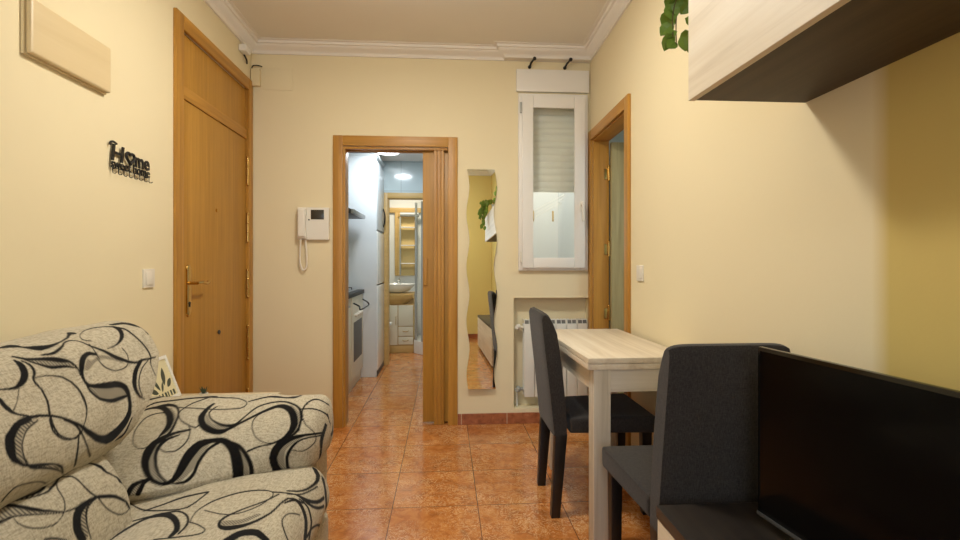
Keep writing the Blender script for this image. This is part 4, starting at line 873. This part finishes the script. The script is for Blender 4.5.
for k in range(8):
    yy = -.124 + k * .0350
    m = MB().tube([(yy, 1.546, 0), (yy, 1.528, 0), (yy, 1.524, .003), (yy, 1.523, .010), (yy, 1.527, .015)], .0018, 8)
    m.xf(T0).build('hook', 'black', kr)
for yy in (-.11, .11): MB().cyl((yy, 1.546, -.0115), (yy, 1.546, 0), .0035).xf(T0).build('wall_spacer', 'black', kr)

def switch(name, label, P, cat='light switch'):
    t = thing(name, label, cat, tuple(P.translation))
    MB().box(-.042, .042, -.042, .042, .0005, .009, .003, 3).xf(P).build('switch_plate', 'ivory', t)
    MB().box(-.027, .027, -.029, .029, .009, .0125, .002).xf(P).build('rocker', 'ivory', t)
switch('light_switch', 'ivory light switch on the left wall beside the entrance door', wall_frame(LX(2.35), 2.345, 1.097))
PR = Matrix.Translation((RX(2.583), 2.583, 1.111)) @ Matrix(((0, 0, -1, 0), (-1, 0, 0, 0), (0, 1, 0, 0), (0, 0, 0, 1)))
switch('light_switch', 'ivory light switch on the right wall beside the bedroom doorway', PR)

# alarm siren and cable box in the corner above the entrance door
t = thing('motion_sensor', 'small white wall sensor up beside the corner above the entrance door', 'sensor', (LX(3.43), 3.43, 2.55))
m = MB().box(LX(3.43) + .001, LX(3.43) + .05, 3.37, 3.46, 2.555, 2.60, .012, 3); m.build('body', 'pvc', t)
m = MB().tube(smooth_path([(LX(3.45) + .012, 3.44, 2.555), (LX(3.45) + .02, 3.46, 2.53), (LX(3.45) + .012, 3.49, 2.515)]), .006, 8); m.build('cable', 'black', t)
t = thing('junction_box', 'small cream cable box in the back left corner with a loose black wire on top', 'junction box', (-1.31, YB, 2.4))
MB().box(-1.345, -1.285, YB - .03, YB - .001, 2.395, 2.515, .004).build('box', 'cream_plastic', t)
MB().tube(smooth_path([(-1.34, YB - .02, 2.516), (-1.33, YB - .03, 2.53), (-1.30, YB - .03, 2.535), (-1.27, YB - .02, 2.53)]), .004, 8).build('cable', 'black', t)
o = MB().box(-1.27, -1.07, YB - .005, YB - .0005, 2.375, 2.53, .002).build('cover_plate', 'wall'); tag(o, 'flat cream blanking plate high on the back wall near the left corner', 'cover plate')

# video intercom
ic = thing('intercom', 'white video door phone with coiled cord hanging on the back wall', 'intercom', (-.92, YB, 1.43))
y = YB
MB().box(-1.028, -.812, y - .032, y - .0005, 1.325, 1.552, .006, 3).build('body', 'white_plastic', ic)
hs = MB(); pts = smooth_path([(-.99, y - .052, 1.335), (-.99, y - .058, 1.36), (-.99, y - .062, 1.44), (-.99, y - .058, 1.52), (-.99, y - .052, 1.545)])
hs.box(-1.022, -.960, y - .060, y - .0335, 1.333, 1.393, .010, 3); hs.box(-1.022, -.960, y - .060, y - .0335, 1.487, 1.547, .010, 3); hs.box(-1.016, -.966, y - .072, y - .046, 1.345, 1.535, .010, 3)
hs.build('handset', 'white_plastic', ic)
MB().box(-.935, -.845, y - .0345, y - .031, 1.468, 1.535, .001).build('screen', 'lcd', ic)
MB().cyl((-.948, y - .035, 1.465), (-.948, y - .031, 1.465), .005).build('button', 'black', ic)
MB().tube(smooth_path([(-1.0, y - .045, 1.336), (-1.005, y - .04, 1.26), (-1.008, y - .035, 1.17), (-.990, y - .03, 1.115), (-.965, y - .03, 1.14), (-.965, y - .028, 1.22), (-.975, y - .02, 1.328)], 6), .0065, 8).build('cord', 'ivory', ic)

# wavy mirror
mr = thing('wall_mirror', 'tall narrow mirror with wavy sides on the back wall', 'mirror', (.27, YB, 1.045))
def wavy():
    z0, z1 = .262, 1.835; n = 90
    f = lambda z: .011 * math.cos(2 * math.pi * (z - 1.325) / .385)
    Lf = [(.262 - .098 + f(z0 + (z1 - z0) * k / n), z0 + (z1 - z0) * k / n) for k in range(n + 1)]
    Rt = [(x + .197, z) for x, z in Lf]
    def bow(z):   # degrees of backward lean at height z
        return BOW_LO + (BOW_HI - BOW_LO) * min(1, max(0, (z - 1.36) / .35))
    ys = [0]
    for k in range(n): ys.append(ys[-1] + math.tan(R(bow(Lf[k][1]))) * (Lf[k + 1][1] - Lf[k][1]))
    mid = ys[n // 2]; y0_ = YB - .024
    m = MB(); rows = []
    for k in range(n + 1):
        y = y0_ + ys[k] - mid; x0, z = Lf[k]; x1 = Rt[k][0]
        ya, yb_ = y - math.tan(R(YAW)) * (x0 - .262), y - math.tan(R(YAW)) * (x1 - .262)
        rows.append([m.bm.verts.new(q) for q in ((x0, ya, z), (x1, yb_, z), (x1, yb_ + .003, z), (x0, ya + .003, z))])
    for A, B in zip(rows, rows[1:]):
        for k in range(4): m.bm.faces.new((A[k], A[(k + 1) % 4], B[(k + 1) % 4], B[k]))
    m.bm.faces.new(rows[0]); m.bm.faces.new(rows[-1][::-1])
    m.build('glass', 'mirror', mr, smooth=30)
    bk = MB(); bk.box(.20, .32, YB - .010, YB - .001, .7, 1.4); bk.build('backing', 'dark_grey', mr)
BOW_LO, BOW_HI, YAW = 1.05, -.55, -.5
wavy()

# radiator in its niche
rd = thing('radiator', 'white enamelled column radiator in the niche under the window', 'radiator', (.80, YB + .05, .18))
y0, y1 = YB + .012, YB + .092
for k in range(6):
    xa = .574 + k * .079
    m = MB(); m.box(xa + .002, xa + .077, y0, y0 + .008, .185, .715, .003); m.box(xa + .030, xa + .049, y0 + .008, y1, .20, .735, .003)
    m.box(xa + .002, xa + .077, y1 - .006, y1, .185, .715, .002)
    # top grille; grey plates stand in for the shade in its openings
    m.hexa([(xa + .002, y0 + .002, .715), (xa + .077, y0 + .002, .715), (xa + .077, y0 + .010, .715), (xa + .002, y0 + .010, .715), (xa + .002, y0 + .014, .748), (xa + .077, y0 + .014, .748), (xa + .077, y0 + .022, .748), (xa + .002, y0 + .022, .748)], .001, 1)
    for q in (.002, .022, .048, .068): m.box(xa + q, xa + q + .009, y0 + .012, y1, .738, .748, .002)
    m.cyl((xa, y0 + .045, .235), (xa + .079, y0 + .045, .235), .02, 14); m.cyl((xa, y0 + .045, .69), (xa + .079, y0 + .045, .69), .02, 14)
    sec = m.build('section', 'radiator', rd)
    for q in (.008, .042): MB().hexa([(xa + q, y0 + .0025, .719), (xa + q + .029, y0 + .0025, .719), (xa + q + .029, y0 + .006, .719), (xa + q, y0 + .006, .719), (xa + q, y0 + .0115, .744), (xa + q + .029, y0 + .0115, .744), (xa + q + .029, y0 + .015, .744), (xa + q, y0 + .015, .744)]).build('grille_slot_shade', 'slot_grey', sec, smooth=0)
m = MB()
pass
for z in (.69, .235):
    v = MB().cyl((.535, y0 + .045, z), (.576, y0 + .045, z), .012, 14); v.ball((.538, y0 + .040, z), .022, (1, 1, 1.1)); v.cyl((.538, y0 + .04, z), (.520, y0 + .00, z + .004), .014, 14)
    v.build('valve', 'white_plastic' if z > .5 else 'grey_metal', rd)
m = MB().tube([(.530, y0 + .05, .108), (.530, y0 + .05, .235)], .008, 10); m.build('pipe', 'radiator', rd)

# ------------------------------------------------------------------ dining table and chairs
dt = thing('dining_table', 'narrow whitewashed oak dining table against the right wall', 'table', (.79, 2.42, 0))
def table():
    Tt = Matrix.Translation((.577, 1.985, 0)) @ Matrix.Rotation(R(.75), 4, 'Z')
    W, L = .440, .872
    m = MB().box(0, W, 0, L, .757, .780, .002); m.xf(Tt).build('tabletop', 'light_oak', dt)
    m = MB().box(.0, W, .002, L, .732, .7555, .002); m.xf(Tt).build('lower_leaf', 'light_oak', dt)
    a = .012
    a = .032
    for q in (a, W - .017 - a): MB().box(q, q + .017, .080, L - .085, .638, .7315).xf(Tt).build('apron', 'light_oak', dt)
    for q in (.016, L - .037): MB().box(.098, W - .098, q, q + .017, .638, .7315).xf(Tt).build('apron', 'light_oak_x', dt)
    for x in (.026, W - .097):
        for y in (.008, L - .079):
            m = MB().box(x, x + .071, y, y + .071, 0, .7315, .003); m.xf(Tt).build('leg', 'light_oak_z', dt)
table()
def make_chair(label, loc, rz):
    t = thing('dining_chair', label, 'chair', loc, rz, 'dining chairs')
    # local: the sitter faces +Y, origin on the floor under the seat
    m = MB(); m.hexa([(-.186, -.16, .385), (.186, -.16, .385), (.206, .24, .385), (-.206, .24, .385), (-.188, -.16, .455), (.188, -.16, .455), (.208, .24, .464), (-.208, .24, .464)], .016, 4); 
    m.build('seat', 'chair_fabric', t, local=True)
    # backrest: side profile (y, z) swept across x with a narrowing top and rounded shoulders
    side = [(-.168, .378), (-.170, .46), (-.176, .56), (-.185, .66), (-.197, .76), (-.210, .84), (-.232, .895), (-.250, .925), (-.268, .937), (-.284, .933), (-.291, .915), (-.285, .84), (-.272, .72), (-.258, .60), (-.246, .48), (-.236, .378)]
    n = 20; bm = MB(); rings = []
    xs = [-1 + 2 * k / n for k in range(n + 1)]; xs = [math.sin(x * math.pi / 2) for x in xs]
    for x in xs:
        ring = []
        for (y, z) in side:
            hw = .188 - .010 * max(0, (z - .45) / .5)
            e = abs(x) ** 10; zc = z - .012 * e * max(0, (z - .80) / .14); ymid = -.197 - .065 * (z - .378) / .56
            ring.append(bm.bm.verts.new((x * hw, ymid + (y - ymid) * (1 - .16 * abs(x) ** 8), zc)))
        rings.append(ring)
    for A, B in zip(rings, rings[1:]):
        for k in range(len(side)): bm.bm.faces.new((A[k], A[(k + 1) % len(side)], B[(k + 1) % len(side)], B[k]))
    bm.bm.faces.new(rings[0][::-1]); bm.bm.faces.new(rings[-1])
    bm.build('backrest', 'chair_fabric', t, local=True, smooth=50)
    for x in (-.166, .166):
        m = MB(); bx, tx = x, x
        m.hexa([(bx - .019, -.232 - .0, 0), (bx + .019, -.232, 0), (bx + .019, -.192, 0), (bx - .019, -.192, 0), (tx - .022, -.226, .384), (tx + .022, -.226, .384), (tx + .022, -.170, .384), (tx - .022, -.170, .384)], .003)
        for v in m.bm.verts: v.co.y += -.012 * max(0, 1 - v.co.z / .3) ** 1.5
        m.build('leg', 'black_wood', t, local=True)
        m = MB().hexa([(x - .018, .185, 0), (x + .018, .185, 0), (x + .018, .221, 0), (x - .018, .221, 0), (x - .022, .180, .384), (x + .022, .180, .384), (x + .022, .226, .384), (x - .022, .226, .384)], .003)
        m.build('leg', 'black_wood', t, local=True)
    return t
ch = make_chair('charcoal fabric dining chair on the left side of the table, turned sideways', (.728, 2.436, 0), R(-90))
def copy_chair(src, label, loc, rz):
    r = src.copy(); C.objects.link(r); r.location = loc; r.rotation_euler = (0, 0, rz); r['label'] = label
    for c in src.children:
        k = c.copy(); C.objects.link(k); k.parent = r
    return r
copy_chair(ch, 'charcoal fabric dining chair seen from behind, between the table end and the television', (.807, 1.648, 0), R(0))

# ------------------------------------------------------------------ television bench, television
tb = thing('tv_bench', 'long low bench with light oak fronts and dark top along the right wall', 'cabinet', (.79, .3, 0))
bx0, bx1, by0, by1 = .580, .992, -.66, 1.340
bx1 = RX(by0) - .012
MB().box(bx0, bx1, by0, by1, .468, .500, .0015).build('top', 'dark_oak', tb)
MB().box(bx0 + .022, bx1, by0 + .004, by1 - .004, .03, .4675, .001).build('body', 'dark_oak', tb)
for k in range(4):
    a = by0 + .004 + k * (by1 - by0 - .008) / 4; b_ = a + (by1 - by0 - .008) / 4
    MB().box(bx0 + .002, bx0 + .021, a + .001, b_ - .001, .04, .464, .001).build('door', 'light_oak', tb)
for x in (bx0 + .05, bx1 - .05):
    for yy in (by0 + .06, by1 - .06): MB().cyl((x, yy, 0), (x, yy, .03), .018, 12).build('foot', 'black_wood', tb)

tv = thing('television', 'black flat television on the bench along the right wall', 'television', (.84, .86, .50))
def telly():
    ax = math.atan2(-.1165, 1.0)   # direction of the screen, away from the camera
    # local: X along the screen (0 = far edge, running towards the camera), Y out of the screen, Z up
    far = Vector((.795, 1.222, 0)); d = Vector((.1157, -.9933, 0)); nrm = Vector((-d.y * -1, d.x * -1, 0)); nrm = Vector((d.y, -d.x, 0))
    Tm = Matrix(((d.x, nrm.x, 0, far.x), (d.y, nrm.y, 0, far.y), (0, 0, 1, 0), (0, 0, 0, 1)))
    W = .735; z0, z1 = .530, .955
    m = MB().box(0, W, -.014, 0, z0, z1, .003); m.box(.10, W - .10, -.05, -.014, z0 + .03, z0 + .30, .012, 3); m.xf(Tm).build('housing', 'black_gloss', tv)
    MB().box(.010, W - .010, -.0005, .0012, z0 + .018, z1 - .010).xf(Tm).build('screen', 'screen', tv, smooth=0)
    MB().box(.0, W, .0, .003, z0 - .001, z0 + .008, .001).xf(Tm).build('lower_trim', 'dark_grey', tv)
    for q in (.17, W - .17):
        s = MB().box(q - .015, q + .015, -.012, -.002, .512, z0 + .02, .003); s.box(q - .012, q + .012, -.09, .09, .5015, .512, .004); s.xf(Tm).build('foot', 'black_gloss', tv)
telly()

# ------------------------------------------------------------------ wall cabinet and trailing plant
wc = thing('wall_cabinet', 'long light oak wall cabinet with dark underside high on the right wall', 'cabinet', (.84, .5, 1.61))
cx0, cy0, cy1 = .668, -.30, 1.333; cx1 = RX(cy0) - .004
zz0, zz1 = 1.613, 1.90
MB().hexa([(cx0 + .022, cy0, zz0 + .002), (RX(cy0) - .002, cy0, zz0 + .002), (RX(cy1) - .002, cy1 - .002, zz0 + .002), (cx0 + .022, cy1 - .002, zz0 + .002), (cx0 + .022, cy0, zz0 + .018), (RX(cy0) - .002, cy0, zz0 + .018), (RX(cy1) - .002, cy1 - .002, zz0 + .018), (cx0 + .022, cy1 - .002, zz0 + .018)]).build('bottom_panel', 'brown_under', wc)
MB().hexa([(cx0 + .022, cy0, zz0 + .0185), (RX(cy0) - .002, cy0, zz0 + .0185), (RX(cy1) - .002, cy1, zz0 + .0185), (cx0 + .022, cy1, zz0 + .0185), (cx0 + .022, cy0, zz1), (RX(cy0) - .002, cy0, zz1), (RX(cy1) - .002, cy1, zz1), (cx0 + .022, cy1, zz1)], .001, 1).build('body', 'light_oak', wc)
for a, b_ in ((cy0, .515), (.518, cy1)):
    MB().box(cx0, cx0 + .019, a, b_, zz0, zz1 - .002, .0012, 1).build('door', 'light_oak', wc)

def leaf(m, p, dirv, nrm, size):
    dirv = dirv.normalized(); sd = dirv.cross(nrm).normalized(); nn = sd.cross(dirv)
    shape = [(0, 0), (.10, .30), (.32, .46), (.58, .42), (.82, .22), (1.0, 0)]
    V = []; F = []
    mid = [p + dirv * size * t + nn * (-.10 * size * math.sin(t * 3)) for t, w in shape]
    l = [p + dirv * size * (t - (.10 if 0 < t < .2 else 0)) + sd * size * w + nn * (.06 * size * w) for t, w in shape]
    r_ = [p + dirv * size * (t - (.10 if 0 < t < .2 else 0)) - sd * size * w + nn * (.06 * size * w) for t, w in shape]
    th = nn * .0006
    V = mid + l[1:-1] + r_[1:-1]; n = len(shape); nl = n - 2
    for top in (1, -1):
        off = (0 if top == 1 else len(V) // 1)
        for k in range(n - 1):
            a0 = k; a1 = k + 1
            li0 = n + k - 1 if 0 < k < n - 1 else k; li1 = n + k if 0 < k + 1 < n - 1 else k + 1
            ri0 = n + nl + k - 1 if 0 < k < n - 1 else k; ri1 = n + nl + k if 0 < k + 1 < n - 1 else k + 1
            for f in ((a0, li0, li1, a1), (a0, a1, ri1, ri0)):
                f = list(dict.fromkeys(f))
                if top == -1: f = f[::-1]
                F.append([i + (len(V) if top == -1 else 0) for i in f])
    m.faces([q + th for q in V] + [q - th for q in V], F)
def vine_plant(label, px, py, ends, extra, seed):
    random.seed(seed)
    vp = thing('trailing_plant', label, 'plant', (px, py, zz1))
    MB().lathe([(.045, 0), (.065, .10), (.070, .105), (.062, .105), (.058, .09), (.01, .09)], (px, py, zz1 + .0005), 28).build('pot', 'pot', vp)
    m = MB(); f = MB()
    for e in ends:
        e = Vector(e); s0 = Vector((px, py, zz1 + .095)); out = (e - s0); out.z = 0
        k = e - out.normalized() * .012
        pts = [s0, s0 + out * .5 + Vector((0, 0, .05)), Vector((k.x, k.y, max(e.z, zz1) + .035)), e] if e.z < zz1 + .02 else [s0, s0 + out * .5 + Vector((0, 0, .05)), e]
        v = smooth_path(pts, 7); m.tube(v, .0017, 6)
        for i in range(6, len(v), 2):
            a = random.uniform(0, 6.28)
            leaf(f, v[i] + Vector((-.004, .004, 0)), Vector((math.cos(a) * .6 - .1, math.sin(a) * .5 + .15, -random.uniform(.4, 1.0))), Vector((random.uniform(-.7, .3), -1, random.uniform(-.2, .6))), random.uniform(.035, .055))
    for (x, y, z, s) in extra: leaf(f, Vector((x, y, z)), Vector((.1, 0, -1)), Vector((-.2, -1, .1)), s)
    m.build('stems', 'stem', vp); f.build('foliage', 'leaf', vp, smooth=0)
vine_plant('trailing green vine hanging over the end of the wall cabinet nearest the bedroom door', .80, 1.22,
    [(.665, 1.42, 1.83), (.68, 1.43, 1.81), (.72, 1.42, 1.80), (.79, 1.43, 1.86), (.645, 1.38, 1.95), (.85, 1.42, 1.90), (.63, 1.30, 1.97)],
    [(.647, 1.42, 1.995, .055), (.665, 1.42, 1.955, .06), (.66, 1.42, 1.925, .05), (.694, 1.41, 1.825, .042), (.675, 1.42, 1.99, .05), (.640, 1.17, 1.93, .05)], 11)
vine_plant('trailing green vine over the cabinet front, seen only in the wavy mirror', .80, .0,
    [(.60, .05, 1.78), (.57, .10, 1.90), (.61, -.05, 1.82), (.55, 0, 1.95), (.62, .12, 1.75), (.59, -.1, 1.88), (.56, .08, 2.02), (.63, .2, 1.9)], [], 5)

# ------------------------------------------------------------------ kitchen
kc = thing('base_cabinet', 'row of cream kitchen base cabinets along the kitchen left wall', 'cabinet', (-1.14, 4.4, 0))
MB().box(-1.445, -.852, YB + .13, 5.13, .001, .855, .001).build('body', 'cab_cream', kc)
for a, b_ in ((YB + .13, 4.15), (4.153, 4.50)):
    dr = MB().box(-.851, -.832, a, b_, .11, .852, .002).build('door', 'cab_cream', kc); MB().box(-.831, -.812, (a + b_) / 2 - .05, (a + b_) / 2 + .05, .78, .79, .003).build('handle', 'steel', dr)
ov = thing('oven', 'built-in kitchen oven with towel rail front under the hob', 'oven', (-.84, 4.8, .2))
MB().box(-.851, -.826, 4.505, 5.125, .11, .852, .003).build('door', 'cab_cream', ov)
MB().box(-.8255, -.822, 4.60, 5.03, .26, .62, .002).build('glass', 'slot_grey', ov)
m = MB().tube(smooth_path([(-.822, 4.56, .80), (-.77, 4.57, .77), (-.76, 4.58, .74), (-.76, 5.04, .74), (-.77, 5.05, .77), (-.822, 5.06, .80)], 5), .007, 8); m.build('handle', 'black', ov)
for k in range(4): MB().cyl((-.826, 4.66 + k * .11, .68), (-.805, 4.66 + k * .11, .68), .016, 14).build('knob', 'white_plastic', ov)
o = MB().box(-1.449, -.815, YB + .125, 5.135, .8555, .893, .003).build('worktop', 'granite'); tag(o, 'dark granite kitchen worktop on the cream base cabinets', 'worktop')
hb = thing('hob', 'black gas hob with steel pan supports on the kitchen worktop', 'hob', (-1.12, 4.78, .893))
MB().box(-1.38, -.86, 4.50, 5.06, .8935, .902, .003).build('plate', 'steel', hb)
for x in (-1.25, -.99):
    for yy in (4.64, 4.92):
        m = MB().cyl((x, yy, .902), (x, yy, .916), .035, 18); m.build('burner', 'black', hb)
        m = MB()
        for a in (0, 1): m.box(x - (.09 if a else .004), x + (.09 if a else .004), yy - (.004 if a else .09), yy + (.004 if a else .09), .918, .926)
        m.box(x - .09, x - .084, yy - .004, yy + .004, .902, .918).box(x + .084, x + .09, yy - .004, yy + .004, .902, .918).box(x - .004, x + .004, yy - .09, yy - .084, .902, .918).box(x - .004, x + .004, yy + .084, yy + .09, .902, .918)
        m.build('pan_support', 'black', hb, smooth=0)
hd = thing('cooker_hood', 'dark sloping cooker hood on the kitchen left wall above the hob', 'cooker hood', (-1.2, 4.8, 1.55))
MB().prism([(-1.449, 1.60), (-.825, 1.60), (-.82, 1.635), (-1.02, 1.73), (-1.449, 1.73)], 'Y', 4.45, 5.08, .004).build('canopy', 'duct', hd)
MB().prism([(-.8235, 1.600), (-.800, 1.598), (-.796, 1.634), (-.8185, 1.637)], 'Y', 4.45, 5.08, .002).build('front_trim', 'steel', hd)
pn = MB().box(-1.449, -.694, 5.142, 5.162, .001, 2.245, .002).build('end_panel', 'white_gloss'); tag(pn, 'tall white side panel closing the end of the kitchen worktop', 'panel')
uc = thing('wall_cupboard', 'white kitchen cupboard above the fridge with a bowed dark handle', 'cupboard', (-1.07, 5.45, 1.5))
MB().box(-1.449, -.708, 5.165, 5.735, 1.50, 2.245, .002).build('body', 'white_gloss', uc)
dr = MB().box(-.707, -.690, 5.167, 5.733, 1.503, 2.20, .003).build('door', 'white_gloss', uc)
MB().tube(smooth_path([(-.689, 5.66, 1.56), (-.675, 5.64, 1.60), (-.667, 5.63, 1.66), (-.675, 5.64, 1.72), (-.689, 5.66, 1.76)], 6), .008, 8).build('handle', 'black', dr)
o = MB().box(-1.449, -.682, 5.138, 5.738, 2.2455, 2.275, .004).build('cornice', 'white_gloss'); tag(o, 'white cornice strip running on top of the tall kitchen units', 'cornice')
fg = thing('fridge', 'tall white fridge beside the bathroom doorway', 'fridge', (-1.07, 5.45, 0))
MB().box(-1.44, -.735, 5.17, 5.73, .03, 1.49, .004).build('body', 'white_gloss', fg)
MB().box(-.734, -.685, 5.172, 5.728, .06, .93, .01, 3).build('door', 'ceramic', fg); MB().box(-.734, -.685, 5.172, 5.728, .94, 1.485, .01, 3).build('door', 'ceramic', fg)
MB().box(-.736, -.69, 5.18, 5.72, .005, .055).build('plinth', 'dark_grey', fg)
kl = thing('ceiling_lamp', 'small round white lamp glowing on the kitchen ceiling', 'lamp', (-.59, 5.24, KC))
MB().cyl((-.59, 5.24, KC - .012), (-.59, 5.24, KC - .0005), .125, 32, b=.003).build('rim', 'white_plastic', kl); MB().cyl((-.59, 5.24, KC - .020), (-.59, 5.24, KC - .012), .112, 32, b=.003).build('diffuser', 'lamp_cool', kl)
# bathroom doorway frame (part of the room)
d = struct('door_4', (-.33, 5.75, 0))
MB().box(-.705, -.650, 5.732, 5.7495, 0, 1.958, .003).build('door_trim', 'bath_oak', d); MB().box(.016, .07, 5.732, 5.7495, 0, 1.958, .003).build('door_trim', 'bath_oak', d)
MB().box(-.650, .016, 5.732, 5.7495, 1.895, 1.958, .003).build('door_trim', 'bath_oak', d)
MB().box(-.654, -.641, 5.75, 5.855, 0, 1.903).box(.008, .019, 5.75, 5.855, 0, 1.903).box(-.641, .008, 5.75, 5.855, 1.892, 1.904).build('door_lining', 'bath_oak', d)
# ------------------------------------------------------------------ bathroom
vn = thing('vanity_unit', 'cream vanity cabinet with beech bowed top standing in the bathroom', 'cabinet', (-.70, 6.7, 0))
VX0, VX1 = -.98, -.405
MB().box(VX0, VX1, 6.52, 6.95, .09, .62, .002).build('body', 'bath_oak', vn)
MB().box(VX0, VX1, 6.51, 6.95, .001, .09, .002).build('plinth', 'bath_oak', vn)
for a, b_, z0, z1 in ((-.975, -.78, .10, .612), (-.775, -.61, .10, .612)):
    q = MB().box(a, b_, 6.500, 6.519, z0, z1, .004).build('door', 'cab_cream', vn); MB().tube([(b_ - .02, 6.499, .36), (b_ - .02, 6.482, .37), (b_ - .02, 6.482, .46), (b_ - .02, 6.499, .47)], .004, 8).build('handle', 'brass', q)
for z0, z1 in ((.105, .205), (.215, .335), (.345, .612)):
    q = MB().box(-.600, -.412, 6.500, 6.519, z0, z1, .004).build('drawer' if z1 < .5 else 'door', 'cab_cream', vn)
    if z1 < .5: MB().tube(smooth_path([(-.545, 6.499, (z0 + z1) / 2 + .008), (-.53, 6.485, (z0 + z1) / 2), (-.485, 6.485, (z0 + z1) / 2), (-.47, 6.499, (z0 + z1) / 2 + .008)], 4), .004, 8).build('handle', 'brass', q)
# bowed apron and basin
poly = [(-.98, 6.95), (-.98, 6.52)] + [(-.6925 + .2875 * math.cos(math.pi - math.pi * k / 14), 6.52 - .10 * math.sin(math.pi * k / 14)) for k in range(1, 14)] + [(-.405, 6.52), (-.405, 6.95)]
cx = -.64
def halfbowl(m, r0, r1, z0, z1, yb, n=24, yr=.6, steps=6):
    rings = []
    for i in range(steps + 1):
        t = i / steps; r = r0 + (r1 - r0) * math.sin(t * math.pi / 2); z = z0 + (z1 - z0) * t
        rings.append([m.bm.verts.new((cx + r * math.cos(math.pi + math.pi * k / n), yb + r * yr * math.sin(math.pi + math.pi * k / n), z)) for k in range(n + 1)])
    for A, B in zip(rings, rings[1:]):
        for k in range(n): m.bm.faces.new((A[k], A[k + 1], B[k + 1], B[k]))
    for A, B in zip(rings, rings[1:]): m.bm.faces.new((A[0], B[0], B[n], A[n]))
    m.bm.faces.new(rings[0]); m.bm.faces.new(rings[-1][::-1]); return m
halfbowl(MB(), .12, .235, .621, .745, 6.58).build('bowed_apron', 'bath_oak', vn)
MB().box(VX0, VX1, 6.53, 6.95, .70, .762, .004).box(VX0, VX1, 6.60, 6.95, .6205, .70).build('vanity_top', 'bath_oak', vn)
wb_ = thing('washbasin', 'white oval washbasin with chrome tap on the bathroom vanity', 'washbasin', (cx, 6.66, .765))
MB().lathe([(.10, .0), (.17, .03), (.225, .085), (.245, .115), (.238, .118), (.21, .09), (.14, .04), (.02, .025)], (cx, 6.68, .7635), 36, (1, .78)).build('bowl', 'ceramic', wb_)
m = MB().cyl((cx + .02, 6.86, .7635), (cx + .02, 6.86, .93), .02, 14); m.tube(smooth_path([(cx + .02, 6.86, .91), (cx + .02, 6.80, .94), (cx + .02, 6.74, .92)], 4), .012, 10); m.box(cx + .012, cx + .028, 6.80, 6.87, .94, .955, .003); m.build('tap', 'chrome', wb_)
ms = thing('bathroom_mirror', 'beech framed bathroom mirror with white shelves beside it above the basin', 'mirror', (-.55, 7.08, 1.35))
MB().box(-.70, -.655, 7.05, 7.098, .98, 1.86, .003).box(-.43, -.39, 7.05, 7.098, .98, 1.86, .003).box(-.655, -.43, 7.05, 7.098, 1.80, 1.86, .003).build('frame', 'bath_oak', ms)
MB().box(-.655, -.43, 7.078, 7.098, .98, 1.80).build('back_panel', 'yellow_wall', ms)
for z in (1.15, 1.40, 1.65): MB().box(-.61, -.40, 6.94, 7.049, z - .006, z + .006, .002).build('shelf', 'pvc', ms)
MB().box(-.625, -.611, 6.95, 7.049, .99, 1.79, .002).build('divider', 'grey_metal', ms)
o = MB().cyl((-.62, 6.985, 1.83), (-.36, 6.985, 1.83), .030, 18, b=.004).build('mirror_lamp', 'grey_metal'); tag(o, 'grey tubular lamp fixed over the bathroom mirror', 'lamp')
for v_ in ():
    pass
wbx = MB().box(-1.449, .359, 7.06, 7.099, 1.86, 1.93, .003).build('wall_border', 'bath_oak'); tag(wbx, 'beige tile border running round the bathroom wall above the mirror', 'tile border')
sh = thing('shower_cubicle', 'glazed corner shower with grey posts and white tray in the bathroom', 'shower', (-.06, 6.7, 0))
MB().prism([(-.355, 6.40), (-.40, 6.46), (-.40, 6.95), (.355, 6.95), (.355, 6.28), (-.27, 6.28)], 'Z', .001, .17, .01, 3).build('shower_tray', 'ceramic', sh)
MB().box(-.385, -.355, 6.43, 6.46, .171, 1.93, .003).box(-.30, -.27, 6.30, 6.33, .171, 1.93, .003).build('post', 'grey_metal', sh)
MB().hexa([(-.372, 6.435, .171), (-.288, 6.325, .171), (-.284, 6.328, .171), (-.368, 6.438, .171), (-.372, 6.435, 1.93), (-.288, 6.325, 1.93), (-.284, 6.328, 1.93), (-.368, 6.438, 1.93)]).box(-.270, .34, 6.312, 6.317, .171, 1.93).build('glass_panel', 'glass', sh, smooth=0)
MB().tube(smooth_path([(-.25, 6.305, 1.25), (-.25, 6.27, 1.25), (-.25, 6.27, 1.05), (-.25, 6.305, 1.05)], 3), .006, 8).build('door_handle', 'chrome', sh)
wc_ = thing('toilet', 'white toilet beside the bathroom doorway, mostly hidden', 'toilet', (-.98, 6.15, 0))
m = MB().lathe([(.10, 0), (.11, .1), (.13, .25), (.17, .38), (.175, .40)], (-.88, 6.15, .001), 28, (1.25, 1)); m.build('bowl', 'ceramic', wc_)
m = MB().lathe([(.17, .0), (.185, .005), (.185, .028), (.17, .035)], (-.88, 6.15, .402), 28, (1.28, 1)); m.build('seat', 'ceramic', wc_)
MB().box(-1.36, -1.14, 5.97, 6.33, .30, .80, .02, 3).build('cistern', 'ceramic', wc_)
